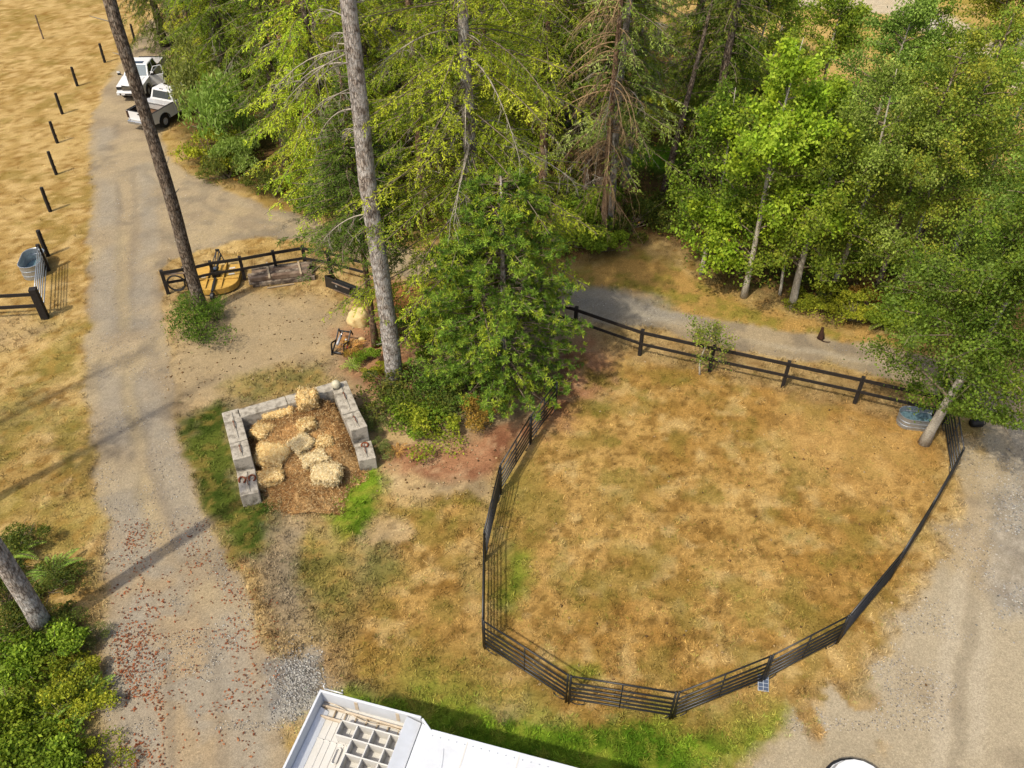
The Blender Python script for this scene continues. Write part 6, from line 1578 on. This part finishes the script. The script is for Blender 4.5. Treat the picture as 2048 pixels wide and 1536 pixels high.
# undergrowth of the wood floor
xx, yy = scatter(60000, 26, 62, 1.01)
k = (poly_sdf(xx, yy, gl(FOREST)) > .6) & (fbm(xx, yy, .5, 311, 3) > .42)
xx, yy = xx[k], yy[k]; m = len(xx)
P = np.stack([xx, yy, rs.uniform(.02, .5, m) * fbm(xx, yy, .9, 312, 3) * 1.4], 1)
V, F, cc = leaf_quads(rs, P, .17, pick(G_DARK + G_SALAL + G_OR[:1], m, rs, .15), .6)
tag(link('undergrowth', mesh_np('undergrowth', [(V, F, 0, cc)], [M['leaf']])), 'low leafy undergrowth of the wood floor', 'undergrowth', None, 'stuff')
# red-brown fallen leaves on the drive
pts = []
for (u0, v0, u1, v1, n) in ((215, 1180, 330, 1420, 420), (230, 1100, 520, 1536, 620), (215, 1040, 420, 1150, 220), (235, 1270, 300, 1400, 260), (440, 1180, 560, 1420, 220), (225, 1420, 330, 1560, 260), (250, 1050, 290, 1100, 60)):
    q = gl([(rs.uniform(u0, u1), rs.uniform(v0, v1)) for _ in range(n)]); pts.append(q)
q = np.concatenate(pts); q = q[fbm(q[:, 0], q[:, 1], 1.1, 401, 3) > .40]; m = len(q)
P = np.concatenate([q, np.full((m, 1), .012)], 1) + np.concatenate([np.zeros((m, 2)), rs.uniform(0, .03, (m, 1))], 1)
V, F = kites(P, np.concatenate([rs.normal(size=(m, 2)), rs.normal(0, .2, (m, 1))], 1), unit(np.array([0, 0, 1]) + rs.normal(0, .45, (m, 3))), rs.uniform(.05, .11, m), rs.uniform(.03, .06, m), .16)
cc = pick([S(196, 118, 76), S(172, 100, 64), S(206, 138, 92), S(136, 84, 58)], m, rs, .15)
tag(link('fallen_leaves', mesh_np('fallen_leaves', [(V, F, 0, np.repeat(cc, 4, 0))], [M['leaf']])), 'scattered rust-red fallen leaves on the drive', 'fallen leaves', None, 'stuff')
# stones on the gravel
def pebbles(name, label, q, sz, cols):
    m = len(q); s_ = rs.uniform(*sz, m); V = np.zeros((m, 6, 3)); base = np.array([[1, 0, 0], [0, 1, 0], [-1, 0, 0], [0, -1, 0], [0, 0, 1], [0, 0, -.3]])
    V[:] = base[None] * s_[:, None, None] * rs.uniform(.7, 1.2, (m, 1, 3)) * np.array([1, 1, .6]); V += rs.normal(0, .08, V.shape) * s_[:, None, None]
    V[:, :, 0] += q[:, 0:1]; V[:, :, 1] += q[:, 1:2]; V[:, :, 2] += .012
    f = np.array([[0, 1, 4], [1, 2, 4], [2, 3, 4], [3, 0, 4], [1, 0, 5], [2, 1, 5], [3, 2, 5], [0, 3, 5]])
    F = (np.arange(m)[:, None, None] * 6 + f[None]).reshape(-1, 3)
    tag(link(name, mesh_np(name, [(V.reshape(-1, 3), F, 0, np.repeat(pick(cols, m, rs, .12), 6, 0))], [M['grass']])), label, 'stones', None, 'stuff')
xx, yy = scatter(60000, 11, 45, 1.5); c, g, r_, gn_ = cover(xx, yy)
k = (r_ > .6) & (fbm(xx, yy, .7, 411, 3) > .47); q = np.stack([xx[k], yy[k]], 1)
pebbles('gravel_stones', 'loose grey stones on the gravel drives', q, (.010, .030), [S(176, 170, 160), S(150, 144, 136), S(120, 112, 104), S(200, 194, 182)])
q = np.concatenate([gl([(rs.normal(596, 26), rs.normal(1365, 36)) for _ in range(1300)]), gl([(rs.normal(2045, 30), rs.normal(1080, 90)) for _ in range(1500)])])
q = q[fbm(q[:, 0], q[:, 1], 1.0, 412, 3) > .42]
pebbles('coarse_stones', 'patches of coarser blue-grey stones', q, (.018, .045), [S(172, 168, 160), S(150, 148, 144), S(190, 186, 176), S(128, 124, 116)])
q = np.concatenate([gl([(rs.uniform(750, 1000), rs.uniform(890, 1000)) for _ in range(110)]), gl([(rs.uniform(330, 760), rs.uniform(590, 800)) for _ in range(420)]), gl([(rs.uniform(1000, 1880), rs.uniform(720, 1390)) for _ in range(160)])])
pebbles('yard_bits', 'small pale and dark stones and clods about the yard', q, (.02, .06), [S(190, 168, 130), S(96, 76, 54), S(120, 92, 62), S(176, 148, 108)])
if __import__('os').environ.get('SCENE_STATS'):
    ms = {o.data for o in bpy.data.objects if o.type == 'MESH'}
    print('TRIS', sum(sum(len(p.vertices) - 2 for p in m.polygons) if len(m.polygons) < 3000 else len(m.polygons) * 2 for m in ms))
